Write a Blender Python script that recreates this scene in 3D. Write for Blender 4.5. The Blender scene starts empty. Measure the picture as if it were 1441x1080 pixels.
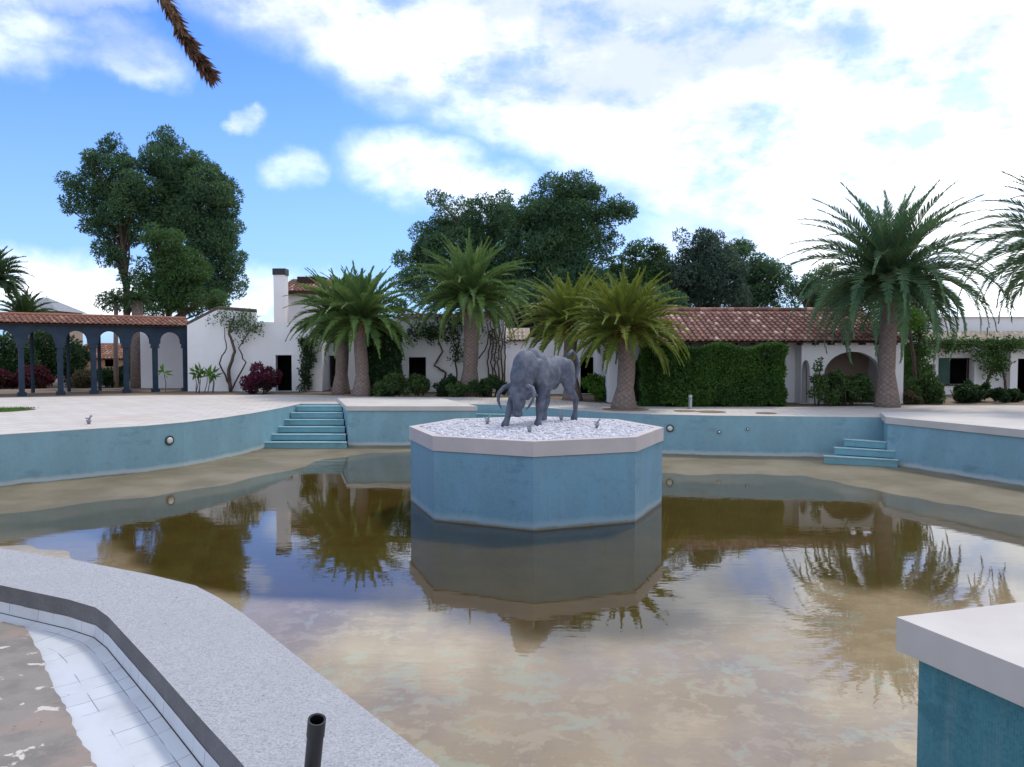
import bpy, bmesh, math, random
import numpy as np
from mathutils import Vector, Matrix
from mathutils.geometry import tessellate_polygon
random.seed(7); RNG = np.random.default_rng(7)
S = bpy.context.scene; COL = S.collection
R = math.radians
# ------------------------------------------------------------------ camera
CAMH = 2.1; F = 1085.0; PITCH = math.atan(45/F)
cd = bpy.data.cameras.new("camera"); cam = bpy.data.objects.new("camera", cd); COL.objects.link(cam)
cam.location = (0, 0, CAMH); cam.rotation_euler = (R(90)-PITCH, 0, 0)
cd.sensor_width = 36; cd.lens = F/1441*36; cd.clip_end = 2000; cd.clip_start = .05
S.camera = cam
def ray(px, py):
    xc = (px-720.5)/F; yc = -(py-540)/F
    c, s = math.cos(PITCH), math.sin(PITCH)
    return Vector((xc, c+yc*s, -s+yc*c))
def G(px, py, z=0.0):
    d = ray(px, py); t = (z-CAMH)/d.z
    return Vector((d.x*t, d.y*t, z))
def D(px, py, Y):
    d = ray(px, py); t = Y/d.y
    return Vector((d.x*t, Y, CAMH+d.z*t))
# ------------------------------------------------------------------ world
SUN_AZ = R(38); SUN_EL = R(58)      # azimuth measured from +Y towards +X
W = bpy.data.worlds.new("World"); S.world = W; W.use_nodes = True
nt = W.node_tree; nt.nodes.clear()
def nd(nt, t, **k):
    n = nt.nodes.new(t)
    for a, b in k.items(): setattr(n, a, b)
    return n
def math_(nt, op, a, b=None, clamp=False):
    n = nd(nt, 'ShaderNodeMath', operation=op, use_clamp=clamp)
    for i, v in enumerate((a, b)):
        if v is None: continue
        if isinstance(v, (int, float)): n.inputs[i].default_value = v
        else: nt.links.new(v, n.inputs[i])
    return n.outputs[0]
def vmath(nt, op, a, b=None, out=0):
    n = nd(nt, 'ShaderNodeVectorMath', operation=op)
    for i, v in enumerate((a, b)):
        if v is None: continue
        if isinstance(v, tuple): n.inputs[i].default_value = v
        else: nt.links.new(v, n.inputs[i])
    return n.outputs[out]
def maprange(nt, v, a, b, c=0, d=1, smooth=True):
    n = nd(nt, 'ShaderNodeMapRange'); n.interpolation_type = 'SMOOTHSTEP' if smooth else 'LINEAR'
    nt.links.new(v, n.inputs[0])
    for i, x in enumerate((a, b, c, d)): n.inputs[i+1].default_value = x
    return n.outputs[0]
def noise(nt, vec, scale, detail=4, rough=.5, dist=0, out=0):
    n = nd(nt, 'ShaderNodeTexNoise'); n.inputs['Scale'].default_value = scale
    n.inputs['Detail'].default_value = detail; n.inputs['Roughness'].default_value = rough
    n.inputs['Distortion'].default_value = dist
    if vec is not None: nt.links.new(vec, n.inputs['Vector'])
    return n.outputs[out]
def mixc(nt, f, a, b, mode='MIX'):
    n = nd(nt, 'ShaderNodeMix', data_type='RGBA', blend_type=mode)
    if isinstance(f, (int, float)): n.inputs[0].default_value = f
    else: nt.links.new(f, n.inputs[0])
    for i, v in ((6, a), (7, b)):
        if isinstance(v, tuple): n.inputs[i].default_value = (*v, 1) if len(v) == 3 else v
        else: nt.links.new(v, n.inputs[i])
    return n.outputs[2]
sky = nd(nt, 'ShaderNodeTexSky', sky_type='NISHITA', sun_disc=False)
sky.sun_elevation = SUN_EL; sky.sun_rotation = SUN_AZ
sky.air_density = 1.0; sky.dust_density = .6; sky.ozone_density = 2.5
tc = nd(nt, 'ShaderNodeTexCoord'); d0 = tc.outputs['Generated']
wob = vmath(nt, 'SUBTRACT', noise(nt, d0, 5, 6, .6, out=1), (.5, .5, .5))
wob = vmath(nt, 'MULTIPLY', wob, (.16, .16, .12))
dw = vmath(nt, 'ADD', d0, wob)
# big cloud bank: everything above a tilted great circle
plane = vmath(nt, 'DOT_PRODUCT', dw, (.42, -.262, 1.0), out=1)
big = maprange(nt, plane, -.03, .05)
def blob(px, py, w, h, s=1.0):
    c = ray(px, py).normalized()
    v = vmath(nt, 'SUBTRACT', dw, (c.x, c.y, c.z))
    v = vmath(nt, 'MULTIPLY', v, (1/w, 0.6/w, 1/h))
    l = vmath(nt, 'LENGTH', v, out=1)
    return math_(nt, 'MULTIPLY', maprange(nt, l, 1.0, .35), s)
acc = big
for b in ((60, 400, .22, .045, .9), (345, 178, .035, .016, .75), (425, 238, .05, .03, .5), (590, 240, .11, .06, .75), (680, 270, .1, .05, .6), (90, 62, .10, .035, .5), (0, 30, .06, .06, .6), (120, 2, .09, .03, .6),
          (170, 90, .07, .03, .5), (1380, 410, .22, .06, .9), (1150, 330, .3, .09, .5), (1400, 250, .2, .14, .75), (-300, 380, .4, .06, .9), (380, 430, .1, .06, .55)):
    acc = math_(nt, 'MAXIMUM', acc, blob(*b))
fine = noise(nt, vmath(nt, 'MULTIPLY', d0, (1, 1, 1.7)), 9, 8, .62)
acc = math_(nt, 'MULTIPLY', acc, maprange(nt, fine, .30, .58, .30, 1.0))
# thin veil to the right of the view
veil = maprange(nt, vmath(nt, 'DOT_PRODUCT', dw, (.6, .0, .35), out=1), .0, .5, 0, .45)
acc = math_(nt, 'MAXIMUM', acc, veil)
dark = noise(nt, vmath(nt, 'MULTIPLY', d0, (1, 1, 2.4)), 3.2, 5, .55)
dark = math_(nt, 'ADD', dark, math_(nt, 'MULTIPLY', math_(nt, 'SUBTRACT', .31, vmath(nt, 'DOT_PRODUCT', d0, (0, 0, 1), out=1)), .9))
dark = math_(nt, 'ADD', dark, math_(nt, 'MULTIPLY', math_(nt, 'SUBTRACT', noise(nt, vmath(nt, 'MULTIPLY', d0, (1, 1, 2.2)), 11, 7, .6), .5), .55))
cloud = mixc(nt, maprange(nt, dark, .36, .68), (8.2, 9.2, 11.2), (17.0, 17.5, 17.9))
skyc = mixc(nt, 1.0, sky.outputs[0], (.80, 1.30, 2.30), 'MULTIPLY')
hz = vmath(nt, 'DOT_PRODUCT', d0, (0, 0, 1), out=1)
skyc = mixc(nt, maprange(nt, hz, .0, .42, .55, 0), skyc, (5.4, 8.2, 12.8))
col = mixc(nt, acc, skyc, cloud)
bg = nd(nt, 'ShaderNodeBackground'); nt.links.new(col, bg.inputs[0]); bg.inputs[1].default_value = .1
wo = nd(nt, 'ShaderNodeOutputWorld'); nt.links.new(bg.outputs[0], wo.inputs[0])
sl = bpy.data.lights.new("sun", 'SUN'); sl.energy = 2.0; sl.angle = R(9); sl.color = (1, .95, .87)
so = bpy.data.objects.new("sun", sl); COL.objects.link(so)
sd = Vector((math.sin(SUN_AZ)*math.cos(SUN_EL), math.cos(SUN_AZ)*math.cos(SUN_EL), math.sin(SUN_EL)))
so.rotation_euler = sd.to_track_quat('Z', 'Y').to_euler(); so.location = (0, 0, 30)
S.view_settings.view_transform = 'Standard'; S.view_settings.look = 'None'
S.view_settings.exposure = 0.0; S.view_settings.gamma = 1
S.render.engine = 'CYCLES'
S.cycles.max_bounces = 8; S.cycles.transparent_max_bounces = 12; S.cycles.diffuse_bounces = 3
S.cycles.sample_clamp_indirect = 4; S.cycles.caustics_reflective = False; S.cycles.caustics_refractive = False
S.cycles.use_denoising = True
# ------------------------------------------------------------------ materials
def newmat(name):
    m = bpy.data.materials.new(name); m.use_nodes = True
    t = m.node_tree; t.nodes.clear()
    p = nd(t, 'ShaderNodeBsdfPrincipled'); o = nd(t, 'ShaderNodeOutputMaterial')
    t.links.new(p.outputs[0], o.inputs[0]); return m, t, p
def bump(t, p, h, strength, dist=.01):
    b = nd(t, 'ShaderNodeBump'); b.inputs['Strength'].default_value = strength; b.inputs['Distance'].default_value = dist
    t.links.new(h, b.inputs['Height']); t.links.new(b.outputs[0], p.inputs['Normal'])
def coord(t, k='Object'): return nd(t, 'ShaderNodeTexCoord').outputs[k]
def mat(name, a, b=None, scale=2, rough=.8, bs=0, bscale=30, bdist=.01, lo=.35, hi=.65, fine=None, spec=.3, stretch=None):
    m, t, p = newmat(name); c = coord(t)
    if stretch: c = vmath(t, 'MULTIPLY', c, stretch)
    b = b or tuple(x*.8 for x in a)
    colr = mixc(t, maprange(t, noise(t, c, scale, 6, .6), lo, hi), a, b)
    if fine:
        colr = mixc(t, maprange(t, noise(t, c, fine, 3, .6), .35, .65, 0, .5), colr, tuple(x*.6 for x in a))
    t.links.new(colr, p.inputs['Base Color']); p.inputs['Roughness'].default_value = rough
    p.inputs['Specular IOR Level'].default_value = spec
    if bs: bump(t, p, noise(t, c, bscale, 5, .6), bs, bdist)
    return m
def leafmat(name, a, b, c=None, rough=.6, trans=.35):
    """foliage: per-leaf hue from the attribute 'rnd', slightly translucent"""
    m, t, p = newmat(name)
    at = nd(t, 'ShaderNodeAttribute'); at.attribute_name = 'rnd'
    colr = mixc(t, at.outputs['Fac'], a, b)
    big = noise(t, coord(t), .9, 3)
    colr = mixc(t, maprange(t, big, .4, .65, 0, .7), colr, c or tuple(x*.55 for x in a))
    t.links.new(colr, p.inputs['Base Color']); p.inputs['Roughness'].default_value = rough
    p.inputs['Specular IOR Level'].default_value = .25
    tr = nd(t, 'ShaderNodeBsdfTranslucent'); t.links.new(colr, tr.inputs[0])
    mx = nd(t, 'ShaderNodeMixShader'); mx.inputs[0].default_value = trans
    t.links.new(p.outputs[0], mx.inputs[1]); t.links.new(tr.outputs[0], mx.inputs[2])
    t.links.new(mx.outputs[0], t.nodes['Material Output'].inputs[0])
    return m
def mosaic(name, a, b, tile=.025, foot=None, fs=.9, grout=(.25, .36, .38)):
    m, t, p = newmat(name); uv = coord(t, 'UV')
    br = nd(t, 'ShaderNodeTexBrick'); br.offset = 0; br.squash = 1
    t.links.new(uv, br.inputs['Vector']); br.inputs['Scale'].default_value = 1
    br.inputs['Brick Width'].default_value = tile; br.inputs['Row Height'].default_value = tile
    br.inputs['Mortar Size'].default_value = tile*.06; br.inputs['Bias'].default_value = 0
    br.inputs['Color1'].default_value = (*a, 1); br.inputs['Color2'].default_value = (*b, 1); br.inputs['Mortar'].default_value = (*grout, 1)
    n1 = noise(t, vmath(t, 'MULTIPLY', uv, (1, .5, 1)), 1.3, 6, .65)
    colr = mixc(t, maprange(t, n1, .4, .7, 0, .55), br.outputs[0], tuple(min(1, x*1.25+.03) for x in a))
    n2 = noise(t, uv, 7, 5, .7)
    st = noise(t, vmath(t, 'MULTIPLY', uv, (5.5, .45, 1)), 1, 5, .7)
    colr = mixc(t, maprange(t, st, .5, .75, 0, .22), colr, (.36, .44, .44))
    st2 = noise(t, vmath(t, 'ADD', vmath(t, 'MULTIPLY', uv, (.7, 1.3, 1)), (7, 3, 0)), 1, 6, .7)
    colr = mixc(t, maprange(t, st2, .56, .66, 0, .4), colr, tuple(x*.62 for x in a))
    colr = mixc(t, maprange(t, n2, .52, .75, 0, .3), colr, tuple(x*.6 for x in a))
    if foot is not None:
        sp = nd(t, 'ShaderNodeSeparateXYZ'); t.links.new(uv, sp.inputs[0])
        h = math_(t, 'SUBTRACT', sp.outputs[1], math_(t, 'MULTIPLY', math_(t, 'SUBTRACT', n1, .5), .16))
        colr = mixc(t, maprange(t, h, foot+.04, foot+.16, fs, 0), colr, (.5, .56, .56))
        colr = mixc(t, maprange(t, h, foot+.02, foot-.04, 0, .85), colr, (.22, .18, .11))
    t.links.new(colr, p.inputs['Base Color']); p.inputs['Roughness'].default_value = .45
    p.inputs['Specular IOR Level'].default_value = .3
    bump(t, p, br.outputs['Fac'], -.25, .003)
    return m
MWALL = mosaic('pool_mosaic', (.19, .35, .41), (.23, .39, .45), foot=-1.30)
MISL = mosaic('plinth_mosaic', (.13, .28, .385), (.165, .315, .42), foot=-1.32, tile=.03, fs=.35)
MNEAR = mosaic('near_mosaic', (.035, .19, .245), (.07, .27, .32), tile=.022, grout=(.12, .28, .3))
MSTEP = mosaic('step_mosaic', (.13, .32, .37), (.17, .37, .41))
MNOSE = mat('step_edge', (.50, .64, .66), (.42, .58, .6), 4, .6)
MCOPE = mat('coping_stone', (.62, .57, .52), (.55, .50, .45), .8, .75, .15, 60, .004)
MRED = mat('plinth_coping', (.58, .51, .49), (.52, .46, .445), .9, .75, .15, 50, .004)
MWHITE = mat('whitewash', (.80, .79, .80), (.74, .73, .74), .5, .85, .1, 6, .008)
MOCHRE = mat('ochre_render', (.50, .32, .2), (.42, .27, .17), .8, .9)
MPORCH = mat('porch_render', (.42, .33, .27), (.36, .28, .23), .8, .9)
MBLUE = mat('blue_paint', (.018, .034, .060), (.026, .046, .072), 2, .7, .2, 20, .01)
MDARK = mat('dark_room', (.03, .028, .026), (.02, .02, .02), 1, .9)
MBLACK = mat('black_plastic', (.006, .006, .007), (.010, .010, .011), 8, .45, spec=.5)
MSTEEL = mat('grey_metal', (.30, .31, .32), (.24, .25, .26), 5, .5)
MLIGHT = mat('lamp_lens', (.75, .75, .72), (.6, .6, .58), 30, .3)
MBARK = mat('bark', (.12, .085, .065), (.07, .05, .04), 3, .9, .8, 14, .05)
MEARTH = mat('earth', (.27, .20, .14), (.20, .15, .105), .35, .95, .5, 6, .05, fine=3)
MTIMBER = mat('beam_wood', (.05, .03, .02), None, 4, .8)
MGREEN = mat('green_shutter', (.035, .09, .075), None, 4, .6)
# deck paving
m, t, p = newmat('paving'); c = coord(t)
br = nd(t, 'ShaderNodeTexBrick'); br.offset = .5; t.links.new(c, br.inputs['Vector']); br.inputs['Scale'].default_value = 1
for k, v in (('Brick Width', .9), ('Row Height', .6), ('Mortar Size', .014)): br.inputs[k].default_value = v
br.inputs['Color1'].default_value = (.55, .50, .45, 1); br.inputs['Color2'].default_value = (.61, .555, .50, 1); br.inputs['Mortar'].default_value = (.30, .24, .19, 1)
cc = mixc(t, maprange(t, noise(t, c, .35, 6, .65), .45, .7, 0, .6), br.outputs[0], (.52, .42, .34))
cc = mixc(t, maprange(t, noise(t, vmath(t, 'MULTIPLY', c, (1, .35, 1)), 2.2, 5, .7), .6, .75, 0, .5), cc, (.36, .30, .25))
t.links.new(cc, p.inputs['Base Color']); p.inputs['Roughness'].default_value = .85; MDECK = m
# rim concrete with exposed grit and brushed lines
m, t, p = newmat('grit_concrete'); c = coord(t)
g1 = noise(t, c, 75, 4, .85); g2 = noise(t, vmath(t, 'MULTIPLY', c, (14, 120, 30)), 1, 3, .7)
cc = mixc(t, maprange(t, g1, .38, .62), (.20, .20, .21), (.50, .49, .505))
cc = mixc(t, maprange(t, g2, .4, .6, 0, .7), cc, (.45, .44, .455))
cc = mixc(t, maprange(t, noise(t, c, 1.5, 5, .6), .4, .7, 0, .35), cc, (.35, .345, .35))
t.links.new(cc, p.inputs['Base Color']); p.inputs['Roughness'].default_value = .85
bump(t, p, g1, .7, .006); MRIM = m
MRIMSHADE = mat('rim_side_shade', (.20, .19, .19), (.15, .145, .145), 3, .9, .4, 60, .005, fine=50)  # same ledge concrete, darker: shade on its sides is put into the colour
# white glazed trough tiles
m, t, p = newmat('white_tiles'); c = coord(t, 'UV')
br = nd(t, 'ShaderNodeTexBrick'); br.offset = 0; t.links.new(c, br.inputs['Vector']); br.inputs['Scale'].default_value = 1
for k, v in (('Brick Width', .2), ('Row Height', .2), ('Mortar Size', .0035)): br.inputs[k].default_value = v
br.inputs['Color1'].default_value = (.60, .61, .62, 1); br.inputs['Color2'].default_value = (.66, .67, .68, 1)
br.inputs['Mortar'].default_value = (.22, .2, .19, 1)
gap = mixc(t, maprange(t, noise(t, c, 3, 3), .42, .6), br.outputs[0], (.63, .64, .65))
cc = mixc(t, maprange(t, noise(t, c, 2.2, 6, .65), .45, .72, 0, .5), gap, (.50, .46, .46))
cc = mixc(t, maprange(t, noise(t, c, 16, 4, .8), .70, .76), cc, (.05, .04, .03))
t.links.new(cc, p.inputs['Base Color']); p.inputs['Roughness'].default_value = .3; MTILE = m
# mud in the trough
m, t, p = newmat('silt'); c = coord(t)
cc = mixc(t, maprange(t, noise(t, c, 2.5, 6, .65), .4, .65), (.27, .235, .19), (.20, .17, .14))
cc = mixc(t, maprange(t, noise(t, vmath(t, 'ADD', c, (3, 1, 0)), 1.6, 5, .6), .5, .62, 0, .8), cc, (.33, .245, .19))
cc = mixc(t, maprange(t, noise(t, c, 14, 6, .75), .55, .66, 0, .6), cc, (.33, .27, .22))
cc = mixc(t, maprange(t, noise(t, vmath(t, 'MULTIPLY', vmath(t, 'ADD', c, (1.7, .4, 0)), (4.5, 7.5, 1)), 1.0, 5, .55, .6), .625, .65), cc, (.62, .56, .48))
t.links.new(cc, p.inputs['Base Color']); p.inputs['Roughness'].default_value = .55
bump(t, p, noise(t, c, 20, 6, .7), .4, .01); MSILT = m
# statue bronze/stone
m, t, p = newmat('statue_grey'); c = coord(t)
cc = mixc(t, maprange(t, noise(t, c, 3.5, 6, .65), .38, .66), (.060, .070, .100), (.14, .152, .19))
cc = mixc(t, maprange(t, noise(t, c, 9, 6, .75), .52, .68, 0, .55), cc, (.20, .205, .215))
t.links.new(cc, p.inputs['Base Color']); p.inputs['Roughness'].default_value = .62; p.inputs['Specular IOR Level'].default_value = .4
bump(t, p, noise(t, c, 30, 5, .7), .5, .012); MBULL = m
# roof tiles, per tile colour
def tilemat(name, a, b, c3, c4):
    m, t, p = newmat(name)
    at = nd(t, 'ShaderNodeAttribute'); at.attribute_name = 'rnd'
    r = nd(t, 'ShaderNodeValToRGB'); e = r.color_ramp.elements; t.links.new(at.outputs['Fac'], r.inputs[0])
    e[0].position = 0; e[0].color = (*a, 1); e[1].position = .62; e[1].color = (*b, 1)
    x = e.new(.84); x.color = (*c3, 1); x = e.new(1); x.color = (*c4, 1)
    cc = mixc(t, maprange(t, noise(t, coord(t), 1.2, 5, .7), .45, .7, 0, .5), r.outputs[0], a)
    t.links.new(cc, p.inputs['Base Color']); p.inputs['Roughness'].default_value = .85; return m
MROOF = tilemat('roof_tiles', (.17, .075, .055), (.26, .12, .09), (.38, .22, .16), (.60, .42, .33))
MROOF2 = tilemat('arcade_tiles', (.22, .10, .065), (.31, .14, .09), (.37, .20, .13), (.42, .28, .19))
MROOF3 = tilemat('pale_tiles', (.34, .27, .20), (.45, .38, .28), (.55, .48, .36), (.6, .5, .4))
PINE = [leafmat('pine_needles', (.068, .145, .066), (.13, .225, .092), (.048, .11, .066)),
        leafmat('pine_needles_green', (.058, .125, .036), (.10, .185, .052), (.045, .10, .038)),
        leafmat('pine_needles_grey', (.064, .108, .074), (.105, .160, .108), (.046, .085, .066))]
PALMG = leafmat('palm_green', (.11, .20, .055), (.21, .31, .085), (.08, .165, .06), .45, .35)
PALMY = leafmat('palm_yellow', (.17, .22, .035), (.29, .32, .055), (.13, .19, .035), .45, .35)
PALMD = leafmat('palm_dark', (.08, .155, .068), (.15, .245, .11), (.062, .13, .066), .4, .3)
DRYF = leafmat('dry_frond', (.16, .085, .045), (.24, .14, .075), (.10, .05, .04), .8, .2)
HEDGE = leafmat('hedge_leaf', (.05, .125, .022), (.09, .19, .035), (.032, .08, .02))
BRIGHT = leafmat('bright_leaf', (.08, .20, .02), (.13, .27, .035), (.05, .12, .02))
SHRUB = leafmat('shrub_leaf', (.065, .125, .035), (.11, .175, .055), (.045, .09, .032))
DARKL = leafmat('dark_leaf', (.028, .066, .022), (.052, .105, .034))
PURPLE = leafmat('bougainvillea', (.075, .012, .035), (.13, .02, .055), (.03, .035, .02))
MAGENTA = leafmat('magenta_bract', (.11, .018, .035), (.16, .03, .055), (.04, .04, .025))
OLIVE = leafmat('dry_leaf', (.10, .085, .045), (.15, .12, .06), (.06, .06, .035))
# palm trunk: criss-cross leaf scars
m, t, p = newmat('palm_trunk'); uv = coord(t, 'UV')
sp = nd(t, 'ShaderNodeSeparateXYZ'); t.links.new(uv, sp.inputs[0])
def wavev(k1, k2):
    a = math_(t, 'ADD', math_(t, 'MULTIPLY', sp.outputs[0], k1), math_(t, 'MULTIPLY', sp.outputs[1], k2))
    return math_(t, 'ABSOLUTE', math_(t, 'SINE', a))
wv = math_(t, 'MULTIPLY', wavev(math.pi*9, 17), wavev(math.pi*9, -17))
wv = math_(t, 'ADD', math_(t, 'MULTIPLY', wv, .24), math_(t, 'MULTIPLY', noise(t, coord(t), 7, 6, .78), 1.15))
cc = mixc(t, maprange(t, wv, .40, 1.05), (.16, .12, .10), (.33, .25, .215))
cc = mixc(t, maprange(t, noise(t, coord(t), 1.5, 3), .4, .7, 0, .5), cc, (.17, .13, .115))
t.links.new(cc, p.inputs['Base Color']); p.inputs['Roughness'].default_value = .95
bump(t, p, wv, .8, .05); MTRUNK = m
MBOOT = mat('leaf_base', (.28, .17, .09), (.16, .10, .06), 5, .9, .6, 30, .02)
MFRUIT = mat('fruit_stalk', (.38, .17, .04), (.28, .14, .05), 5, .8)
MGRAV = mat('white_pebble', (.68, .67, .70), (.52, .50, .53), 6, .8)
MBED = mat('gravel_bed', (.58, .57, .60), (.46, .45, .47), 9, .9, .8, 60, .02, fine=40)
MGRASS = mat('turf', (.05, .09, .03), (.08, .11, .04), 3, .95)
# ------------------------------------------------------------------ object helpers
ORG = {}
def tag(o, label=None, cat=None, group=None, kind=None):
    if label: o['label'] = label
    if cat: o['category'] = cat
    if group: o['group'] = group
    if kind: o['kind'] = kind
    return o
def thing(name, label, cat, loc=(0, 0, 0), group=None):
    o = bpy.data.objects.new(name, None); COL.objects.link(o); o.location = loc
    o.empty_display_size = .2; ORG[o.name] = Vector(loc)
    return tag(o, label, cat, group)
def finish(name, me, m, parent, smooth):
    o = bpy.data.objects.new(name, me); COL.objects.link(o)
    if m: me.materials.append(m)
    if parent is not None: o.parent = parent; ORG[o.name] = ORG[parent.name]
    else: ORG[o.name] = Vector((0, 0, 0))
    if smooth: me.shade_smooth()
    return o
def mk(name, V, Fc, m, parent=None, uv=None, rnd=None, smooth=False):
    """mesh from world-space vertices; stored relative to the parent thing's base"""
    org = np.array(ORG[parent.name]) if parent is not None else np.zeros(3)
    V = np.asarray(V, dtype=float).reshape(-1, 3)-org
    me = bpy.data.meshes.new(name)
    if isinstance(Fc, np.ndarray):
        k = Fc.shape[1]; n = len(Fc)
        me.vertices.add(len(V)); me.vertices.foreach_set('co', V.astype(np.float32).ravel())
        me.loops.add(n*k); me.loops.foreach_set('vertex_index', Fc.astype(np.int32).ravel())
        me.polygons.add(n); me.polygons.foreach_set('loop_start', np.arange(0, n*k, k, dtype=np.int32))
        me.update(calc_edges=True)
    else:
        me.from_pydata([tuple(v) for v in V], [], Fc); me.update()
    if uv is not None:
        l = me.uv_layers.new(name='UVMap'); idx = np.empty(len(me.loops), dtype=np.int32)
        me.loops.foreach_get('vertex_index', idx)
        uv = np.asarray(uv, dtype=np.float32)
        l.data.foreach_set('uv', (uv[idx] if len(uv) == len(V) else uv).ravel())
    if rnd is not None:
        a = me.attributes.new('rnd', 'FLOAT', 'POINT'); a.data.foreach_set('value', np.asarray(rnd, dtype=np.float32))
    return finish(name, me, m, parent, smooth)
class MB:
    def __init__(s): s.v = []; s.f = []; s.uv = []; s.r = []
    def add(s, vs, fs, uv=None, r=0.5):
        b = len(s.v); s.v += [tuple(x) for x in vs]; s.f += [tuple(b+i for i in q) for q in fs]
        s.uv += list(uv) if uv is not None else [(x[0], x[2]) for x in vs]
        s.r += [r]*len(vs)
    def box(s, lo, hi, rot=0, c=None, r=.5):
        x0, y0, z0 = lo; x1, y1, z1 = hi
        vs = [Vector(p) for p in ((x0,y0,z0),(x1,y0,z0),(x1,y1,z0),(x0,y1,z0),(x0,y0,z1),(x1,y0,z1),(x1,y1,z1),(x0,y1,z1))]
        if rot:
            M = Matrix.Rotation(rot, 3, 'Z'); c = Vector(c or ((x0+x1)/2, (y0+y1)/2, 0)); vs = [M@(v-c)+c for v in vs]
        s.add(vs, [(0,3,2,1),(4,5,6,7),(0,1,5,4),(1,2,6,5),(2,3,7,6),(3,0,4,7)], r=r)
    def tube(s, pts, rad, n=8, cap=True, r=.5):
        pts = [Vector(p) for p in pts]; rad = rad if isinstance(rad, (list, tuple)) else [rad]*len(pts)
        vs = []; uv = []; L = 0; ref = Vector((0, 0, 1))
        d = (pts[1]-pts[0]).normalized(); ref = Vector((1, 0, 0)) if abs(d.z) > .8 else Vector((0, 0, 1))
        for i, q in enumerate(pts):
            d = (pts[min(i+1, len(pts)-1)]-pts[max(i-1, 0)]).normalized()
            a = d.cross(ref).normalized(); b = d.cross(a)
            if i: L += (q-pts[i-1]).length
            for k in range(n+1):
                th = 2*math.pi*k/n
                vs.append(q+(a*math.cos(th)+b*math.sin(th))*rad[i]); uv.append((k/n, L))
        fs = [(i*(n+1)+k, i*(n+1)+k+1, (i+1)*(n+1)+k+1, (i+1)*(n+1)+k) for i in range(len(pts)-1) for k in range(n)]
        if cap: fs += [tuple(range(n-1, -1, -1)), tuple((len(pts)-1)*(n+1)+k for k in range(n))]
        s.add(vs, fs, uv, r)
    def lathe(s, c, prof, n=16):
        s.tube([(c[0], c[1], c[2]+z) for _, z in prof], [q for q, _ in prof], n)
    def build(s, name, m, parent=None, smooth=False, attr=False):
        return mk(name, s.v, s.f, m, parent, uv=s.uv, rnd=s.r if attr else None, smooth=smooth)
def tess(loops):
    return [tuple(t_) for t_ in tessellate_polygon([[Vector((p[0], p[1], 0)) for p in l] for l in loops])]
def prism(mb, poly, z0, z1, top=True, bottom=True, sides=True, holes=()):
    loops = [list(poly)]+[list(h) for h in holes]; flat = [p for l in loops for p in l]; T = tess(loops); n = len(flat)
    def orient(tri, up):
        a, b, c = (Vector((flat[i][0], flat[i][1])) for i in tri)
        return tri if (((b-a).x*(c-a).y-(b-a).y*(c-a).x) > 0) == up else tri[::-1]
    if top: mb.add([(p[0], p[1], z1) for p in flat], [orient(q, True) for q in T], [(p[0], p[1]) for p in flat])
    if bottom: mb.add([(p[0], p[1], z0) for p in flat], [orient(q, False) for q in T], [(p[0], p[1]) for p in flat])
    if sides:
        for l in loops:
            A = sum(l[i][0]*l[(i+1)%len(l)][1]-l[(i+1)%len(l)][0]*l[i][1] for i in range(len(l)))
            ll = l if (A > 0) == (l is loops[0]) else l[::-1]; u = 0
            for i in range(len(ll)):
                a, b = ll[i], ll[(i+1) % len(ll)]; w = math.dist(a[:2], b[:2])
                mb.add([(a[0],a[1],z0),(b[0],b[1],z0),(b[0],b[1],z1),(a[0],a[1],z1)], [(0,1,2,3)], [(u,z0),(u+w,z0),(u+w,z1),(u,z1)]); u += w
def panel(name, outline, holes, org, U, th, m, parent, mb=None):
    """a wall standing in the plane org + s*U + z*Z, thickness th away from the viewer"""
    U = Vector(U).normalized(); N = Vector((-U.y, U.x, 0)); org = Vector(org); own = mb is None; mb = mb or MB()
    loops = [list(outline)]+[list(h) for h in holes]; flat = [p for l in loops for p in l]; T = tess(loops)
    f3 = lambda p, k: org+U*p[0]+Vector((0, 0, p[1]))+N*(th*k)
    mb.add([f3(p, 0) for p in flat], T, flat); mb.add([f3(p, 1) for p in flat], [q[::-1] for q in T], flat)
    for l in loops:
        for i in range(len(l)):
            a, b = l[i], l[(i+1) % len(l)]
            mb.add([f3(a, 0), f3(b, 0), f3(b, 1), f3(a, 1)], [(0, 1, 2, 3)], [(0, a[1]), (1, b[1]), (1, b[1]), (0, a[1])])
    if own:
        o = mb.build(name, m, parent)
        return o
def rect(a, b, c, d): return [(a, c), (b, c), (b, d), (a, d)]
def archh(a, b, c, d, n=14, rise=None):
    """opening a..b wide from c, its arch topping at d"""
    r = (b-a)/2; rise = rise or min(r, d-c); cx = (a+b)/2; zs = d-rise
    return [(a, c), (b, c)]+[(cx+r*math.cos(math.pi*k/n), zs+rise*math.sin(math.pi*k/n)) for k in range(n+1)]
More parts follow.
